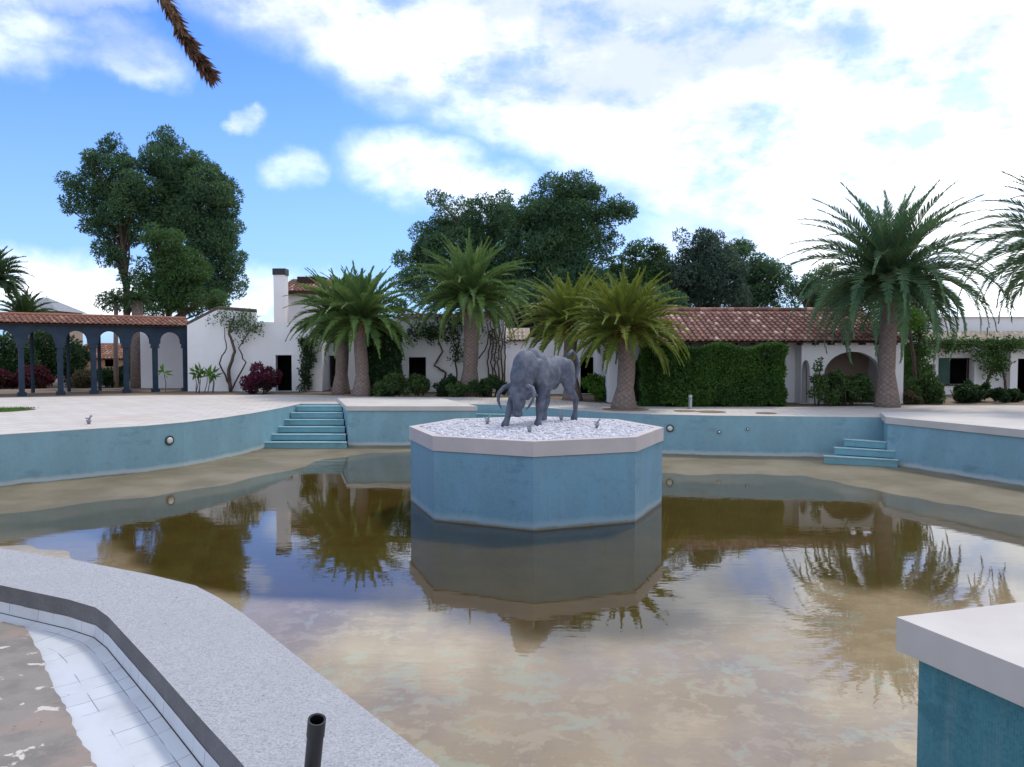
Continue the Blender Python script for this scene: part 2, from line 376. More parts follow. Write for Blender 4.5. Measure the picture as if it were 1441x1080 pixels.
def tiles(mb, org, U, V, L, Wd, pitch=.24, course=.42, amp=.07):
    """barrel tiles on a roof plane: U along the eave, V upslope"""
    U = Vector(U).normalized(); V = Vector(V).normalized(); N = U.cross(V).normalized(); org = Vector(org)
    if N.z < 0: N = -N
    mb.add([org, org+U*L, org+U*L+V*Wd, org+V*Wd], [(0, 1, 2, 3)], r=.05)
    mb.add([org-N*.08, org+U*L-N*.08, org+U*L+V*Wd-N*.08, org+V*Wd-N*.08], [(3, 2, 1, 0)], r=.05)
    nc = int(L/pitch); nr = max(1, int(Wd/course)); seg = 4
    for i in range(nc):
        off = random.uniform(-.01, .01)
        for j in range(nr):
            x = (i+.5)*pitch+off+random.uniform(-.008, .008); y0 = j*course-.03; y1 = y0+course+.05; r0 = pitch*.36; r1 = pitch*.28
            rv = random.random()**1.3; vs = []
            for (y, r_, h) in ((y0, r0, .035), (y1, r1, .0)):
                for k in range(seg+1):
                    th = math.pi*k/seg
                    vs.append(org+U*(x+r_*math.cos(th))+V*y+N*(h+amp*math.sin(th)))
            mb.add(vs, [(k, k+1, seg+2+k, seg+1+k) for k in range(seg)]+[(4, 3, 2, 1, 0)], r=rv)
# ------------------------------------------------------------------ foliage helpers
def unit(n):
    v = RNG.normal(size=(n, 3)); return v/np.linalg.norm(v, axis=1, keepdims=True)
def leaves(name, P, length, width, m, parent, outward=None, bias=.5, rnd=None, up=0):
    """one rhombic leaf per point of P"""
    n = len(P); d = unit(n)
    if outward is not None: d = d+outward*bias
    d[:, 2] += up
    d /= np.linalg.norm(d, axis=1, keepdims=True)
    w = np.cross(d, unit(n)); w /= np.linalg.norm(w, axis=1, keepdims=True)+1e-9
    L = (length*RNG.uniform(.6, 1.3, n))[:, None]; Wd = (width*RNG.uniform(.6, 1.3, n))[:, None]
    V = np.empty((n, 4, 3)); V[:, 0] = P; V[:, 1] = P+d*L*.45+w*Wd*.5; V[:, 2] = P+d*L; V[:, 3] = P+d*L*.45-w*Wd*.5
    r = np.repeat(RNG.random(n) if rnd is None else rnd, 4)
    return mk(name, V.reshape(-1, 3), np.arange(n*4).reshape(n, 4), m, parent, rnd=r)
def clump_points(centres, radii, per, shell=.35, flat=.8):
    """points on leafy shells round each centre"""
    Ps = []; Os = []; Rs = []
    for c, r in zip(centres, radii):
        k = max(4, int(per*r*r)); u = unit(k); rad = r*(1-shell*RNG.random(k)**1.5)[:, None]
        q = u*rad; q[:, 2] *= flat
        Ps.append(np.array(c)+q); Os.append(u); Rs.append(np.clip(RNG.random()*.7+RNG.random(k)*.3, 0, 1))
    return np.concatenate(Ps), np.concatenate(Os), np.concatenate(Rs)
def pine(name, label, base, ells, m, trunk_r=.3, clumps=125, cr=(.55, 1.05), per=90, group='pine trees behind the houses', lean=0, leaf=(.24, .085), forks=None):
    """ells: (px, py, rx, ry) ellipses of the crown given at the tree's own distance -> ellipsoids in space"""
    b = Vector(base); t_ = thing(name, label, 'tree', b, group); Y = b.y
    E = []
    for (px, py, rx, ry) in ells:
        c = D(px, py, Y); E.append((c, rx*Y/F, ry*Y/F))
    tot = sum(e[1]*e[2] for e in E); C = []; Rr = []
    for (c, rx, rz) in E:
        n = max(3, int(1.35*clumps*rx*rz/tot))
        ry = (rx+rz)/2*.8
        for _ in range(n):
            u = unit(1)[0]; k = RNG.uniform(.45, .95)
            C.append((c.x+u[0]*rx*k, c.y+u[1]*ry*k, c.z+u[2]*rz*k)); Rr.append(RNG.uniform(*cr)*min(1.3, max(.6, min(rx, rz)/2.2)))
    P, O, Q = clump_points(C, Rr, per*6.5, .22)
    leaves('crown', P, leaf[0], leaf[1], m, t_, O, .45, Q, up=.2)
    mb = MB(); top = max(E, key=lambda e: e[0].z)[0]
    pts = [b+Vector((0, 0, -.1))]
    for k in range(1, 7):
        f = k/6*.86; pts.append(b.lerp(Vector((top.x, top.y, top.z)), f)+Vector((random.uniform(-.2, .2), random.uniform(-.2, .2), 0)))
    mb.tube(pts, [trunk_r*(1-.13*k) for k in range(7)], 10)
    for i in RNG.choice(len(C), min(len(C), 26), replace=False):
        c = Vector(C[i]); f = min(.85, max(.25, (c.z-b.z)/(top.z-b.z)*.72)); s0 = b.lerp(top, f)
        mid = s0.lerp(c, .5)+Vector((random.uniform(-.3, .3), random.uniform(-.3, .3), random.uniform(-.1, .4)))
        mb.tube([s0, mid, c], [trunk_r*.35, trunk_r*.22, .03], 6)
    mb.build('trunk', MBARK, t_, True)
    return t_
def bush(name, label, c, rad, n, m, cat='shrub', group=None, leaf=(.13, .08), boxy=False, stems=4, knobs=22):
    """leafy shrub standing on the ground: c = base centre, rad = (rx, ry, height/2)"""
    b = Vector(c); t_ = thing(name, label, cat, b, group); rx, ry, rz = rad
    if boxy:
        u = RNG.uniform(-1, 1, (n, 3)); ax = RNG.choice(3, n, p=[.2, .45, .35]); sg = RNG.choice([-1., 1.], n)
        u[np.arange(n), ax] = sg*RNG.uniform(.82, 1.0, n)
        P = u*np.array([rx, ry, rz]); O = np.zeros((n, 3)); O[np.arange(n), ax] = sg
        P += .10*np.sin(P[:, [1, 2, 0]]*3.1+1)+.05*np.sin(P[:, [2, 0, 1]]*7.3)
        P += np.array([b.x, b.y, b.z+rz]); Q = RNG.random(n)
    else:
        C = []; Rr = []
        for _ in range(knobs):
            u = unit(1)[0]; k = RNG.uniform(.3, .88); C.append((b.x+u[0]*rx*k, b.y+u[1]*ry*k, b.z+rz*.88+u[2]*rz*k)); Rr.append(min(rx, rz)*RNG.uniform(.20, .52))
        a = sum(r*r for r in Rr); P, O, Q = clump_points(C, Rr, n/a, .5, 1)
    P[:, 2] = np.maximum(P[:, 2], b.z+.02)
    leaves('foliage', P, leaf[0], leaf[1], m, t_, O, .1 if boxy else .5, Q, up=.1)
    for k in range(stems):
        mb = MB()
        x = random.uniform(-.6, .6)*rx; y = random.uniform(-.6, .6)*ry
        mb.tube([b+Vector((x*.5, y*.5, -.03)), b+Vector((x*.8, y*.8, rz*.6)), b+Vector((x, y, rz*1.2))], [.03, .025, .012], 5)
        mb.build('stem', MBARK, t_, True)
    return t_
def frond(out, base, az, el, L, droop, nl=60, ll=.5, lw=.035, rn=None, twist=0, vshape=.35):
    """append one pinnate frond to out = [V list, rnd list]; returns the rachis points"""
    seg = 14; p = np.array(base, float); pts = [p.copy()]; a = el; tang = []
    for i in range(seg):
        f = (i+1)/seg
        a_ = el-droop*f**1.35
        d = np.array([math.cos(a_)*math.sin(az+twist*f), math.cos(a_)*math.cos(az+twist*f), math.sin(a_)]); tang.append(d)
        p = p+d*L/seg; pts.append(p.copy())
    pts = np.array(pts); tang = np.array(tang+[tang[-1]])
    side = np.array([math.cos(az), -math.sin(az), 0.])
    s = np.linspace(.10, .995, nl); fi = s*seg; i0 = np.minimum(fi.astype(int), seg-1); fr = (fi-i0)[:, None]
    B = pts[i0]*(1-fr)+pts[i0+1]*fr; T = tang[i0]
    prof = np.sin(np.clip(s*1.05+.10, 0, 1)*math.pi)**.6*.75+.25*(1-s); prof = np.maximum(prof, .22)
    rn = RNG.random() if rn is None else rn
    nrm = np.cross(T, side); nrm *= np.sign(nrm[:, 2:3]+1e-6)
    for sg in (-1, 1):
        ang = (.95-.55*s)[:, None]+RNG.normal(0, .08, (nl, 1))
        dr = T*np.cos(ang)+side*sg*np.sin(ang)+nrm*(vshape+RNG.normal(0, .12, (nl, 1)))
        dr /= np.linalg.norm(dr, axis=1, keepdims=True)
        l = (ll*prof*RNG.uniform(.85, 1.12, nl))[:, None]
        mid = B+dr*l*.5; tip = B+dr*l+np.array([0, 0, -.06])*l
        w = T*lw*.5
        V = np.stack([B-w*.6, B+w*.6, mid+w, tip, mid-w], 1)
        out[0].append(V); out[1].append(np.full(nl*5, np.clip(rn*.7+RNG.random()*.2, 0, 1)))
    return pts
def palm(name, label, base, h, tr, fl, nf, m, group='date palms round the pool', el_lo=-.25, lean=(0, 0), skirt=0, nl=64, ll=.5, lw=.07, seed=1, azf=None, fruit=True, arch=1.0):
    global RNG
    RNG = np.random.default_rng(seed); random.seed(seed)
    b = Vector(base); t_ = thing(name, label, 'palm tree', b, group)
    top = b+Vector((lean[0], lean[1], h)); mb = MB(); n = 22; pts = []; rr = []
    for i in range(n+1):
        f = i/n; q = b.lerp(top, f); q.x += .05*math.sin(f*5+seed); q.z -= .05 if i == 0 else 0; pts.append(q)
        rr.append(tr*(1.22-.5*min(1, f*3.5) if f < .3 else .72+.06*math.sin(f*4))+(tr*.45*max(0, (f-.72)/.28)**1.2))
    mb.tube(pts, rr, 18); mb.build('trunk', MTRUNK, t_, True)
    boots = MB()
    for k in range(90):
        f = random.uniform(.78, 1.03); az = k*2.399; q = b.lerp(top, f); r_ = tr*(.72+.42*max(0, (f-.72)/.28))
        d = Vector((math.sin(az), math.cos(az), 0)); s0 = q+d*r_*.85
        boots.tube([s0, s0+d*.10+Vector((0, 0, .12)), s0+d*.17+Vector((0, 0, .27))], [.055, .045, .02], 5)
    boots.build('leaf_base', MBOOT, t_)
    out = [[], []]; rach = MB(); o2 = top+Vector((0, 0, .1))
    for k in range(nf):
        f = (k+.5)/nf; az = k*2.399963+random.uniform(-.15, .15)
        if azf and not azf(az): continue
        el = 1.45-(1.45-el_lo)*f**1.05+random.uniform(-.1, .1)
        L = fl*(.90+.16*math.sin(min(1, f*1.5)*math.pi/2))*random.uniform(.92, 1.08)
        dr = arch*(.46+.92*min(1, f*1.6))*random.uniform(.85, 1.15)
        if el < .15: dr *= .8; L *= .86
        bp = np.array(o2)+np.array([math.sin(az)*tr*.5, math.cos(az)*tr*.5, -.35*f])
        pt = frond(out, bp, az, el, L, dr, nl, ll, lw, rn=random.random(), twist=random.uniform(-.25, .25))
        rach.tube([Vector(q) for q in pt[::3]], [.035, .03, .022, .014, .007], 5, False, r=.6)
    V = np.concatenate(out[0]).reshape(-1, 3); nq = len(V)//5
    Fq = np.arange(nq*5).reshape(nq, 5)
    o = mk('crown', V, Fq, m, t_, rnd=np.concatenate(out[1]))
    rach.build('frond_stalk', MFROND, o, True)
    if skirt:
        out = [[], []]
        for k in range(skirt):
            az = k*2.4+1; frond(out, np.array(o2)+np.array([math.sin(az)*tr, math.cos(az)*tr, -.6]), az, -.5+random.uniform(-.3, .2), fl*.6, .9, 30, .35, lw)
        V = np.concatenate(out[0]).reshape(-1, 3); mk('dry_frond', V, np.arange(len(V)).reshape(-1, 5), DRYF, t_, rnd=np.concatenate(out[1]))
    if fruit:
        fm = MB()
        for k in range(9):
            az = k*.7+seed; s0 = top+Vector((math.sin(az)*tr*.7, math.cos(az)*tr*.7, -.05)); dv = Vector((math.sin(az), math.cos(az), 0))
            for j in range(5):
                e = s0+dv*random.uniform(.35, .7)+Vector((random.uniform(-.2, .2), random.uniform(-.2, .2), random.uniform(-.45, -.1)))
                fm.tube([s0, s0.lerp(e, .5)+Vector((0, 0, .18)), e], [.02, .018, .012], 4)
        fm.build('fruit_stalk', MFRUIT, t_)
    return t_
MFROND = mat('frond_rib', (.13, .15, .05), (.10, .12, .04), 3, .6)
MFROND.name = 'frond_rib'
# ================================================================== SETTING
FAR = [(-15.5, 12.5), (-14.6, 17.5), (-12.9, 19.5), (-11.6, 20.75), (-10.4, 21.75), (-9.75, 22.8), (-9.2, 24.4), (-8.85, 26.2), (-8.6, 28.8), (-8.5, 31.0),
       (-6.87, 31.0), (-5.95, 27.9), (-1.3, 27.9), (-2.6, 31.0), (-.57, 30.4), (1.23, 28.8), (3.1, 26.7), (4.7, 25.8), (6.5, 25.3), (10.05, 24.85), (11.95, 24.6),
       (11.4, 23.3), (12.95, 19.5), (14.5, 15.7)]
HOLE = FAR+[(14.5, -4.0), (-15.5, -4.0)]
mb = MB(); prism(mb, [(-700, -300), (700, -300), (700, 900), (-700, 900)], -.3, -.02, bottom=False, sides=False, holes=[HOLE])
tag(mb.build('ground', MEARTH), kind='structure')
mb = MB(); deck_out = [(-30, -6), (30, -6), (30, 30.2), (16, 30.0), (11, 29.3), (6, 29.2), (3.5, 31.5), (1, 35), (-6, 35.8), (-10, 37.5), (-17, 37.0), (-30, 33.2)]
prism(mb, deck_out, -.0105, 0, bottom=False, holes=[HOLE]); tag(mb.build('pool_deck', MDECK), kind='structure')
# pool floor: a shallow dish, its rim just above the water
WZ = -1.37
def seg_d(p, a, b):
    ax, ay = a; bx, by = b; dx, dy = bx-ax, by-ay
    t_ = np.clip(((p[..., 0]-ax)*dx+(p[..., 1]-ay)*dy)/(dx*dx+dy*dy), 0, 1)
    return np.hypot(p[..., 0]-ax-t_*dx, p[..., 1]-ay-t_*dy)
RIM_OUT = [(-15.5, 12.4), (-10.5, 10.4), (-5.4, 8.13), (-4.3, 7.64), (-3.35, 7.15), (-2.85, 6.85), (-2.5, 6.5), (-2.13, 6.07), (-1.3, 5.0), (-.43, 3.9), (.5, 2.75), (1.6, 1.4), (1.6, -4.0)]
RIM_IN = [(.4, -4.0), (.4, 1.6), (-.6, 2.88), (-1.42, 3.9), (-1.74, 4.28), (-2.35, 5.02), (-2.94, 5.72), (-3.2, 6.03), (-3.42, 6.25), (-3.75, 6.45), (-4.57, 6.84), (-6.5, 7.7), (-15.5, 11.0)]
gx = np.arange(-16, 16.01, .2); gy = np.arange(-4.4, 31.6, .2); XX, YY = np.meshgrid(gx, gy); PP = np.stack([XX, YY], -1)
dist = np.full(XX.shape, 99.)
loop = FAR+[(14, 9), (9.4, 7.65), (2.9, 5.7), (3.4, 4.5), (1.6, 1.4)]+RIM_OUT[::-1][2:]
for i in range(len(loop)-1):
    if loop[i] != loop[i+1]: dist = np.minimum(dist, seg_d(PP, loop[i], loop[i+1]))
wv = .35*np.sin(XX*.9+1)*np.sin(YY*.7)+.18*np.sin(XX*2.3+YY*1.7)+.1*np.sin(XX*5.1-YY*3.3)
near = np.clip((12.8-YY+.8*wv)/3.2, 0, 1); near = near*near*(3-2*near)
far = 4.4-3.0*np.exp(-((XX+3.4)/2.6)**2)
shore = far*(1-near)+2.9*near
wv = wv*(1-.35*near); dd = dist+wv*.8
ZF = -1.312-.064*np.clip(dd/shore, 0, 1)-.004
ZN = -1.372-.012*np.clip(dd/shore, 0, 1)+.006*np.sin(XX*1.3+2)*np.sin(YY*1.1)*np.clip(1.2-dd*.3, 0, 1)
ZZ = ZF*(1-near)+ZN*near-.10*np.clip((dd-shore)/3.0, 0, 1)
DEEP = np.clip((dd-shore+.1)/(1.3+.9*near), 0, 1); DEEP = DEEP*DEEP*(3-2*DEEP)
V = np.stack([XX, YY, ZZ], -1).reshape(-1, 3); nx = len(gx); ny = len(gy)
I = (np.arange(ny-1)[:, None]*nx+np.arange(nx-1)[None]).ravel()
m, t, p = newmat('pool_floor'); c = coord(t); sp = nd(t, 'ShaderNodeSeparateXYZ'); t.links.new(c, sp.inputs[0])
n1 = noise(t, c, .55, 7, .62); n2 = noise(t, c, 3.0, 8, .72, .3); n3 = noise(t, vmath(t, 'ADD', c, (4, 9, 0)), 1.3, 7, .68)
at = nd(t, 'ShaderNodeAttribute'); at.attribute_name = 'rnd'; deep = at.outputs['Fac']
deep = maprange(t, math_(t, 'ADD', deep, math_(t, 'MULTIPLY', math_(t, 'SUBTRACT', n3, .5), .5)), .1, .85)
tan = mixc(t, maprange(t, n1, .4, .62), (.56, .465, .395), (.46, .38, .315))
tan = mixc(t, maprange(t, n2, .50, .56, 0, .8), tan, (.62, .53, .46))
patch = maprange(t, math_(t, 'ADD', math_(t, 'MULTIPLY', n2, .5), math_(t, 'MULTIPLY', n3, .5)), .515, .575, 0, .6)
nearf = maprange(t, sp.outputs[1], 13.5, 9.0)
leftf = maprange(t, sp.outputs[0], -8.6, -10.2)
patch = math_(t, 'MULTIPLY', patch, math_(t, 'ADD', math_(t, 'MAXIMUM', nearf, leftf), .12))
tan = mixc(t, patch, tan, (.50, .58, .59))
speck = maprange(t, noise(t, c, 14, 5, .75), .60, .68, 0, .6); tan = mixc(t, speck, tan, (.66, .58, .49))
farmud = mixc(t, maprange(t, n1, .35, .65), (.155, .125, .072), (.235, .195, .125))
tan = mixc(t, maprange(t, sp.outputs[1], 11.0, 15.5), tan, farmud)
mud_murk = mixc(t, maprange(t, n3, .35, .7), (.082, .058, .008), (.115, .082, .016))  # brown mud, with the dimming of deeper murky water put into its colour
cc = mixc(t, deep, tan, mud_murk)
t.links.new(cc, p.inputs['Base Color']); p.inputs['Roughness'].default_value = .5
p.inputs['Specular IOR Level'].default_value = .25
bump(t, p, n2, .25, .02)
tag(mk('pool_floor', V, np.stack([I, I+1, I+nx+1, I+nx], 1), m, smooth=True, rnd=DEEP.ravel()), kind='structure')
# water
m, t, p = newmat('pool_water'); t.nodes.remove(p); c = coord(t)
gl = nd(t, 'ShaderNodeBsdfGlossy'); gl.inputs['Roughness'].default_value = .02; gl.inputs['Color'].default_value = (1, 1, 1, 1)
tr = nd(t, 'ShaderNodeBsdfTransparent'); tr.inputs[0].default_value = (.93, .89, .76, 1)
fr = nd(t, 'ShaderNodeFresnel'); fr.inputs['IOR'].default_value = 1.52
rp = math_(t, 'ADD', noise(t, vmath(t, 'MULTIPLY', c, (.55, 1.6, 1)), 2.6, 3, .55), math_(t, 'MULTIPLY', noise(t, c, .5, 2), 1.6))
bp = nd(t, 'ShaderNodeBump'); bp.inputs['Strength'].default_value = .065; bp.inputs['Distance'].default_value = .02
t.links.new(rp, bp.inputs['Height'])
for x in (gl, fr): t.links.new(bp.outputs[0], x.inputs['Normal'])
mx = nd(t, 'ShaderNodeMixShader'); t.links.new(fr.outputs[0], mx.inputs[0]); t.links.new(tr.outputs[0], mx.inputs[1]); t.links.new(gl.outputs[0], mx.inputs[2])
t.links.new(mx.outputs[0], t.nodes['Material Output'].inputs[0])
mb = MB(); prism(mb, HOLE, WZ-.1, WZ, bottom=False, sides=False); tag(mb.build('pool_water', m), kind='structure')
# pool wall: mosaic-faced retaining wall all round the basin
def offset(path, k):
    res = []
    for i, q in enumerate(path):
        a = Vector(path[max(i-1, 0)]); b = Vector(path[min(i+1, len(path)-1)]); d = (b-a).normalized(); nn = Vector((-d.y, d.x)); res.append((q[0]+nn.x*k, q[1]+nn.y*k))
    return res
def ribbon(mb, path, z0, z1, k):
    off = offset(path, k); u = 0
    for i in range(len(path)-1):
        a, b = path[i], path[i+1]; w = math.dist(a, b); A, B = off[i], off[i+1]
        mb.add([(a[0],a[1],z0),(b[0],b[1],z0),(b[0],b[1],z1),(a[0],a[1],z1)], [(0,1,2,3)], [(u,z0),(u+w,z0),(u+w,z1),(u,z1)])
        mb.add([(a[0],a[1],z1),(b[0],b[1],z1),(B[0],B[1],z1),(A[0],A[1],z1)], [(0,1,2,3)], [(u,z1),(u+w,z1),(u+w,z1+.3),(u,z1+.3)])
        mb.add([(A[0],A[1],z0),(B[0],B[1],z0),(B[0],B[1],z1),(A[0],A[1],z1)], [(3,2,1,0)], [(u,z0),(u+w,z0),(u+w,z1),(u,z1)]); u += w
pw = thing('pool_wall', 'turquoise mosaic retaining wall curving round the far side of the empty pool', 'pool wall', (0, 26, -1.4))
w_ = MB(); L1 = FAR[:11]; L2 = FAR[13:21]
ribbon(w_, L1, -1.6, -.012, .3); ribbon(w_, L2, -1.6, -.012, .3)
ribbon(w_, [(14.5, 15.7), (14.5, -4), (-15.5, -4), (-15.5, 12.5)], -1.6, -.012, .3)
w_.build('wall_face', MWALL, pw)
cp = MB()
for path in (L1, L2):
    p0 = offset(path, -.008); p1 = offset(path, .34); prism(cp, p0+p1[::-1], -.011, .005)
cp.build('coping', MCOPE, pw)
def pool_light(pos, nrm, r=.15):
    n = Vector(nrm).normalized(); c = Vector(pos); a = MB(); a.tube([c, c+n*.035], r, 20); o = a.build('pool_light', MDARKRING, pw)
    a = MB(); a.tube([c+n*.036, c+n*.055, c+n*.065], [r*.66, r*.6, r*.3], 18); a.build('lens', MLIGHT, o, True)
MDARKRING = mat('light_ring', (.05, .055, .05), (.10, .10, .09), 9, .6)
q = G(238, 620.5, -.37); 
def on_wall(px, py, a, b):
    d = ray(px, py); a = Vector(a); b = Vector(b); e = b-a
    M = Matrix(((d.x, -e.x), (d.y, -e.y))); s, k = M.inverted()@Vector((a.x, a.y)); nrm = Vector((e.y, -e.x, 0)).normalized()
    return Vector((d.x*s, d.y*s, CAMH+d.z*s)), nrm
for (px, py, i, r) in ((238, 620, 4, .145), (943, 603, 17, .13), (1012, 608, 17, .06), (1052, 604, 18, .05)):
    a, b = FAR[i], FAR[i+1]
    for j in range(len(FAR)-1):
        try: q, nn = on_wall(px, py, FAR[j], FAR[j+1])
        except Exception: continue
        if min(FAR[j][0], FAR[j+1][0])-1e-3 <= q.x <= max(FAR[j][0], FAR[j+1][0])+1e-3 and q.y > 15: pool_light(q+nn*.002, nn, r); break
# raised platforms
def platform(name, label, poly, zt, th, over, walls, slab=MCOPE, wallm=MWALL, sl=1):
    c = Vector((sum(p[0] for p in poly)/len(poly), sum(p[1] for p in poly)/len(poly)))
    t_ = thing(name, label, 'platform', (c.x, c.y, -1.4))
    a = MB(); prism(a, poly, zt-th, zt); o = a.build('coping', slab, t_)
    bv = o.modifiers.new('bevel', 'BEVEL'); bv.width = .012; bv.segments = 2; bv.limit_method = 'ANGLE'
    inn = [tuple(c+(Vector(p)-c)*(1-over/(Vector(p)-c).length)) for p in poly]
    a = MB(); prism(a, inn, -1.6, zt-th-.001, top=False, bottom=False); a.build('wall_face', wallm, t_)
    return t_
platform('platform', 'low stone-topped mosaic platform between two flights of pool steps, left of the bull', [(-6.0, 27.85), (-1.25, 27.85), (-3.05, 33.0), (-7.5, 33.0)], .12, .16, .07, None)
platform('platform', 'long stone-topped mosaic platform at the right edge, beyond the small steps', [(11.35, 23.35), (12.95, 19.45), (15.3, 13.6), (22, 14), (22, 25.2), (12.05, 25.2)], .12, .20, .06, None)
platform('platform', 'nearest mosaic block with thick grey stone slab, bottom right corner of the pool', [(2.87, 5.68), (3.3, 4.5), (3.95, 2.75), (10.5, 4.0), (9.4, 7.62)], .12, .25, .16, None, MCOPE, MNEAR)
# steps
def steps(name, label, left, right, dirv, n, rise, tread, zb):
    """left/right: plan ends of the lowest nosing, steps climb along dirv"""
    l0 = Vector(left); r0 = Vector(right); t_ = thing(name, label, 'steps', ((l0.x+r0.x)/2, (l0.y+r0.y)/2, zb))
    for k in range(n):
        a = MB(); la = l0+Vector(dirv[0])*k; ra = r0+Vector(dirv[1])*k; lb = l0+Vector(dirv[0])*n; rb = r0+Vector(dirv[1])*n
        z1 = zb+rise*(k+1); prism(a, [tuple(la), tuple(ra), tuple(rb), tuple(lb)], zb+rise*k-(.3 if k == 0 else 0), z1-.025)
        o = a.build('step', MSTEP, t_)
        a = MB(); nl_ = la-Vector((0, .03)); nr_ = ra-Vector((0, .03)); e = Vector((0, .12))
        prism(a, [tuple(nl_), tuple(nr_), tuple(nr_+e), tuple(nl_+e)], z1-.0245, z1+.006); a.build('edge_strip', MNOSE, o)
    return t_
steps('pool_steps', 'broad flight of turquoise mosaic steps beside the low platform, left of the bull', (-8.78, 27.2), (-5.85, 27.2), ((.06, .62), (-.17, .62)), 6, .214, .6, -1.32)
steps('pool_steps', 'small flight of turquoise steps at the right, against the long platform', (9.6, 23.6), (11.42, 22.7), ((.45, .33), (.08, .35)), 3, .22, .4, -1.32)
steps('pool_steps', 'half hidden turquoise steps in the alcove just behind the bull plinth', (-1.75, 28.9), (.6, 28.3), ((-.05, .4), (-.05, .4)), 4, .25, .4, -1.32)
# near rim and trough
m_ = MB(); ro = RIM_OUT; ri = RIM_IN; prism(m_, ro+ri, -1.6, 0, top=False, bottom=False)
rt = thing('concrete_ledge', 'wide pale gritty concrete ledge bending through the bottom left foreground', 'ledge', (-3, 6.5, -.3))
m_ = MB(); prism(m_, ro+ri, -.05, 0, bottom=False, sides=False)
o = m_.build('ledge_top', MRIM, rt)
m_ = MB(); prism(m_, ro+ri, -1.6, -.0005, top=False, bottom=False); m_.build('ledge_side', MRIMSHADE, rt)
# trough tiles with UVs that follow the rim
tr_ = thing('overflow_trough', 'white tiled overflow trough along the inner side of the foreground rim', 'trough', (-4, 5, -.27))
path = RIM_IN[::-1]                       # from far left to behind the camera
n_in = offset(path, 0.0)
def off2(k): return offset(path, -k)
a = MB(); u = 0; o0 = off2(.004); 
rows = [(0.0, -.146), (.012, -.245), (.10, -.262), (.35, -.275), (.7, -.275), (1.2, -.27), (1.9, -.262)]
vv = [0, .10, .2, .45, .8, 1.3, 2.0]
P_ = [off2(k+.004) for k, _ in rows]
for i in range(len(path)-1):
    w = math.dist(path[i], path[i+1])
    for j in range(len(rows)-1):
        q = [(*P_[j][i], rows[j][1]), (*P_[j][i+1], rows[j][1]), (*P_[j+1][i+1], rows[j+1][1]), (*P_[j+1][i], rows[j+1][1])]
        a.add(q, [(0, 1, 2, 3)], [(u, vv[j]), (u+w, vv[j]), (u+w, vv[j+1]), (u, vv[j+1])])
    u += w
a.build('tile_lining', MTILE, tr_)
a = MB(); js = off2(.014); je = off2(.022)
prism(a, js+je[::-1], -.2465, -.2425, bottom=False); a.build('grout_line', MTIMBER, tr_)
# silt covering the rest of the trough
sb = [G(-260, 800, -.235), G(-60, 858, -.235), G(0, 872, -.235), G(34, 879, -.235), G(42, 892, -.235), G(56, 916, -.235), G(66, 945, -.235), G(90, 985, -.235), G(103, 1020, -.235), G(122, 1050, -.235), G(137, 1085, -.235), G(170, 1180, -.235)]
pts = []
for i in range(len(sb)-1):
    for k in range(6):
        q = sb[i].lerp(sb[i+1], k/6); pts.append((q.x+random.uniform(-.012, .012), q.y+random.uniform(-.012, .012)))
pts += [(-1.4, .5), (-1.4, -4), (-15.4, -4), (-15.4, 9.0)]
a = MB(); prism(a, pts, -.30, -.250, bottom=False); tag(a.build('silt', MSILT), kind='structure')
a = MB(); prism(a, [(-15.4, 9.5), (-15.4, -4), (0, -4), (0, 1), (-5, 6.2)], -.6, -.29, bottom=False, sides=False); tag(a.build('trough_bed', MEARTH), kind='structure')
# black pipe
q = G(437, 1100, 0); t_ = thing('black_pipe', 'short open black plastic pipe stub sticking up from the foreground rim', 'pipe', (-1.02, 3.85, 0))
pb = Vector((-.985, 3.70, 0)); top = D(446, 1013, 3.62); a = MB(); dv = (top-pb)
def hollow(mb, p0, p1, r, th, n=20):
    p0 = Vector(p0); p1 = Vector(p1); mb.tube([p0, p1], [r, r], n, False); mb.tube([p1, p0], [r-th, r-th], n, False)
    d = (p1-p0).normalized(); A = d.cross(Vector((1, 0, 0))).normalized(); B = d.cross(A)
    vs = [p1+(A*math.cos(2*math.pi*k/n)+B*math.sin(2*math.pi*k/n))*q_ for q_ in (r, r-th) for k in range(n)]
    mb.add(vs, [(k, (k+1) % n, n+(k+1) % n, n+k) for k in range(n)])
hollow(a, pb-Vector((0, 0, .0)), top, .040, .006); a.build('pipe', MBLACK, t_, True)
a = MB(); hollow(a, top-dv.normalized()*.09, top+dv.normalized()*.002, .0435, .004); a.build('collar', MBLACK, t_, True)
# ------------------------------------------------------------------ island plinth
IC = Vector((.54, 17.7)); IR = 2.93; IZ = .37
def octa(r, z=None): return [(IC.x+r*math.sin(R(2.5+45*k+180)), IC.y+r*math.cos(R(2.5+45*k+180))) for k in range(8)]
pl = thing('plinth', 'large octagonal turquoise mosaic plinth standing in the middle of the pool', 'plinth', (IC.x, IC.y, -1.6))
a = MB(); prism(a, octa(IR-.03), -1.7, IZ-.31, bottom=False); a.build('mosaic_wall', MISL, pl)
a = MB(); prism(a, octa(IR), IZ-.30, IZ, holes=[octa(IR-.22)]); o = a.build('coping', MRED, pl)
bv = o.modifiers.new('bevel', 'BEVEL'); bv.width = .01; bv.limit_method = 'ANGLE'
GR = 2.70
gv = []; gf = []; nr_ = 12; na = 48
for i in range(nr_+1):
    r_ = GR*i/nr_
    for k in range(na):
        th = 2*math.pi*k/na; h = IZ-.03+.07*(1-(i/nr_)**2)+.012*math.sin(k*1.7+i*2.3)
        rr = min(r_, (IR-.225)*math.cos(R(22.5))/max(.3, math.cos(((th-R(2.5)) % R(45))-R(22.5)))); gv.append((IC.x+rr*math.sin(th), IC.y+rr*math.cos(th), h))
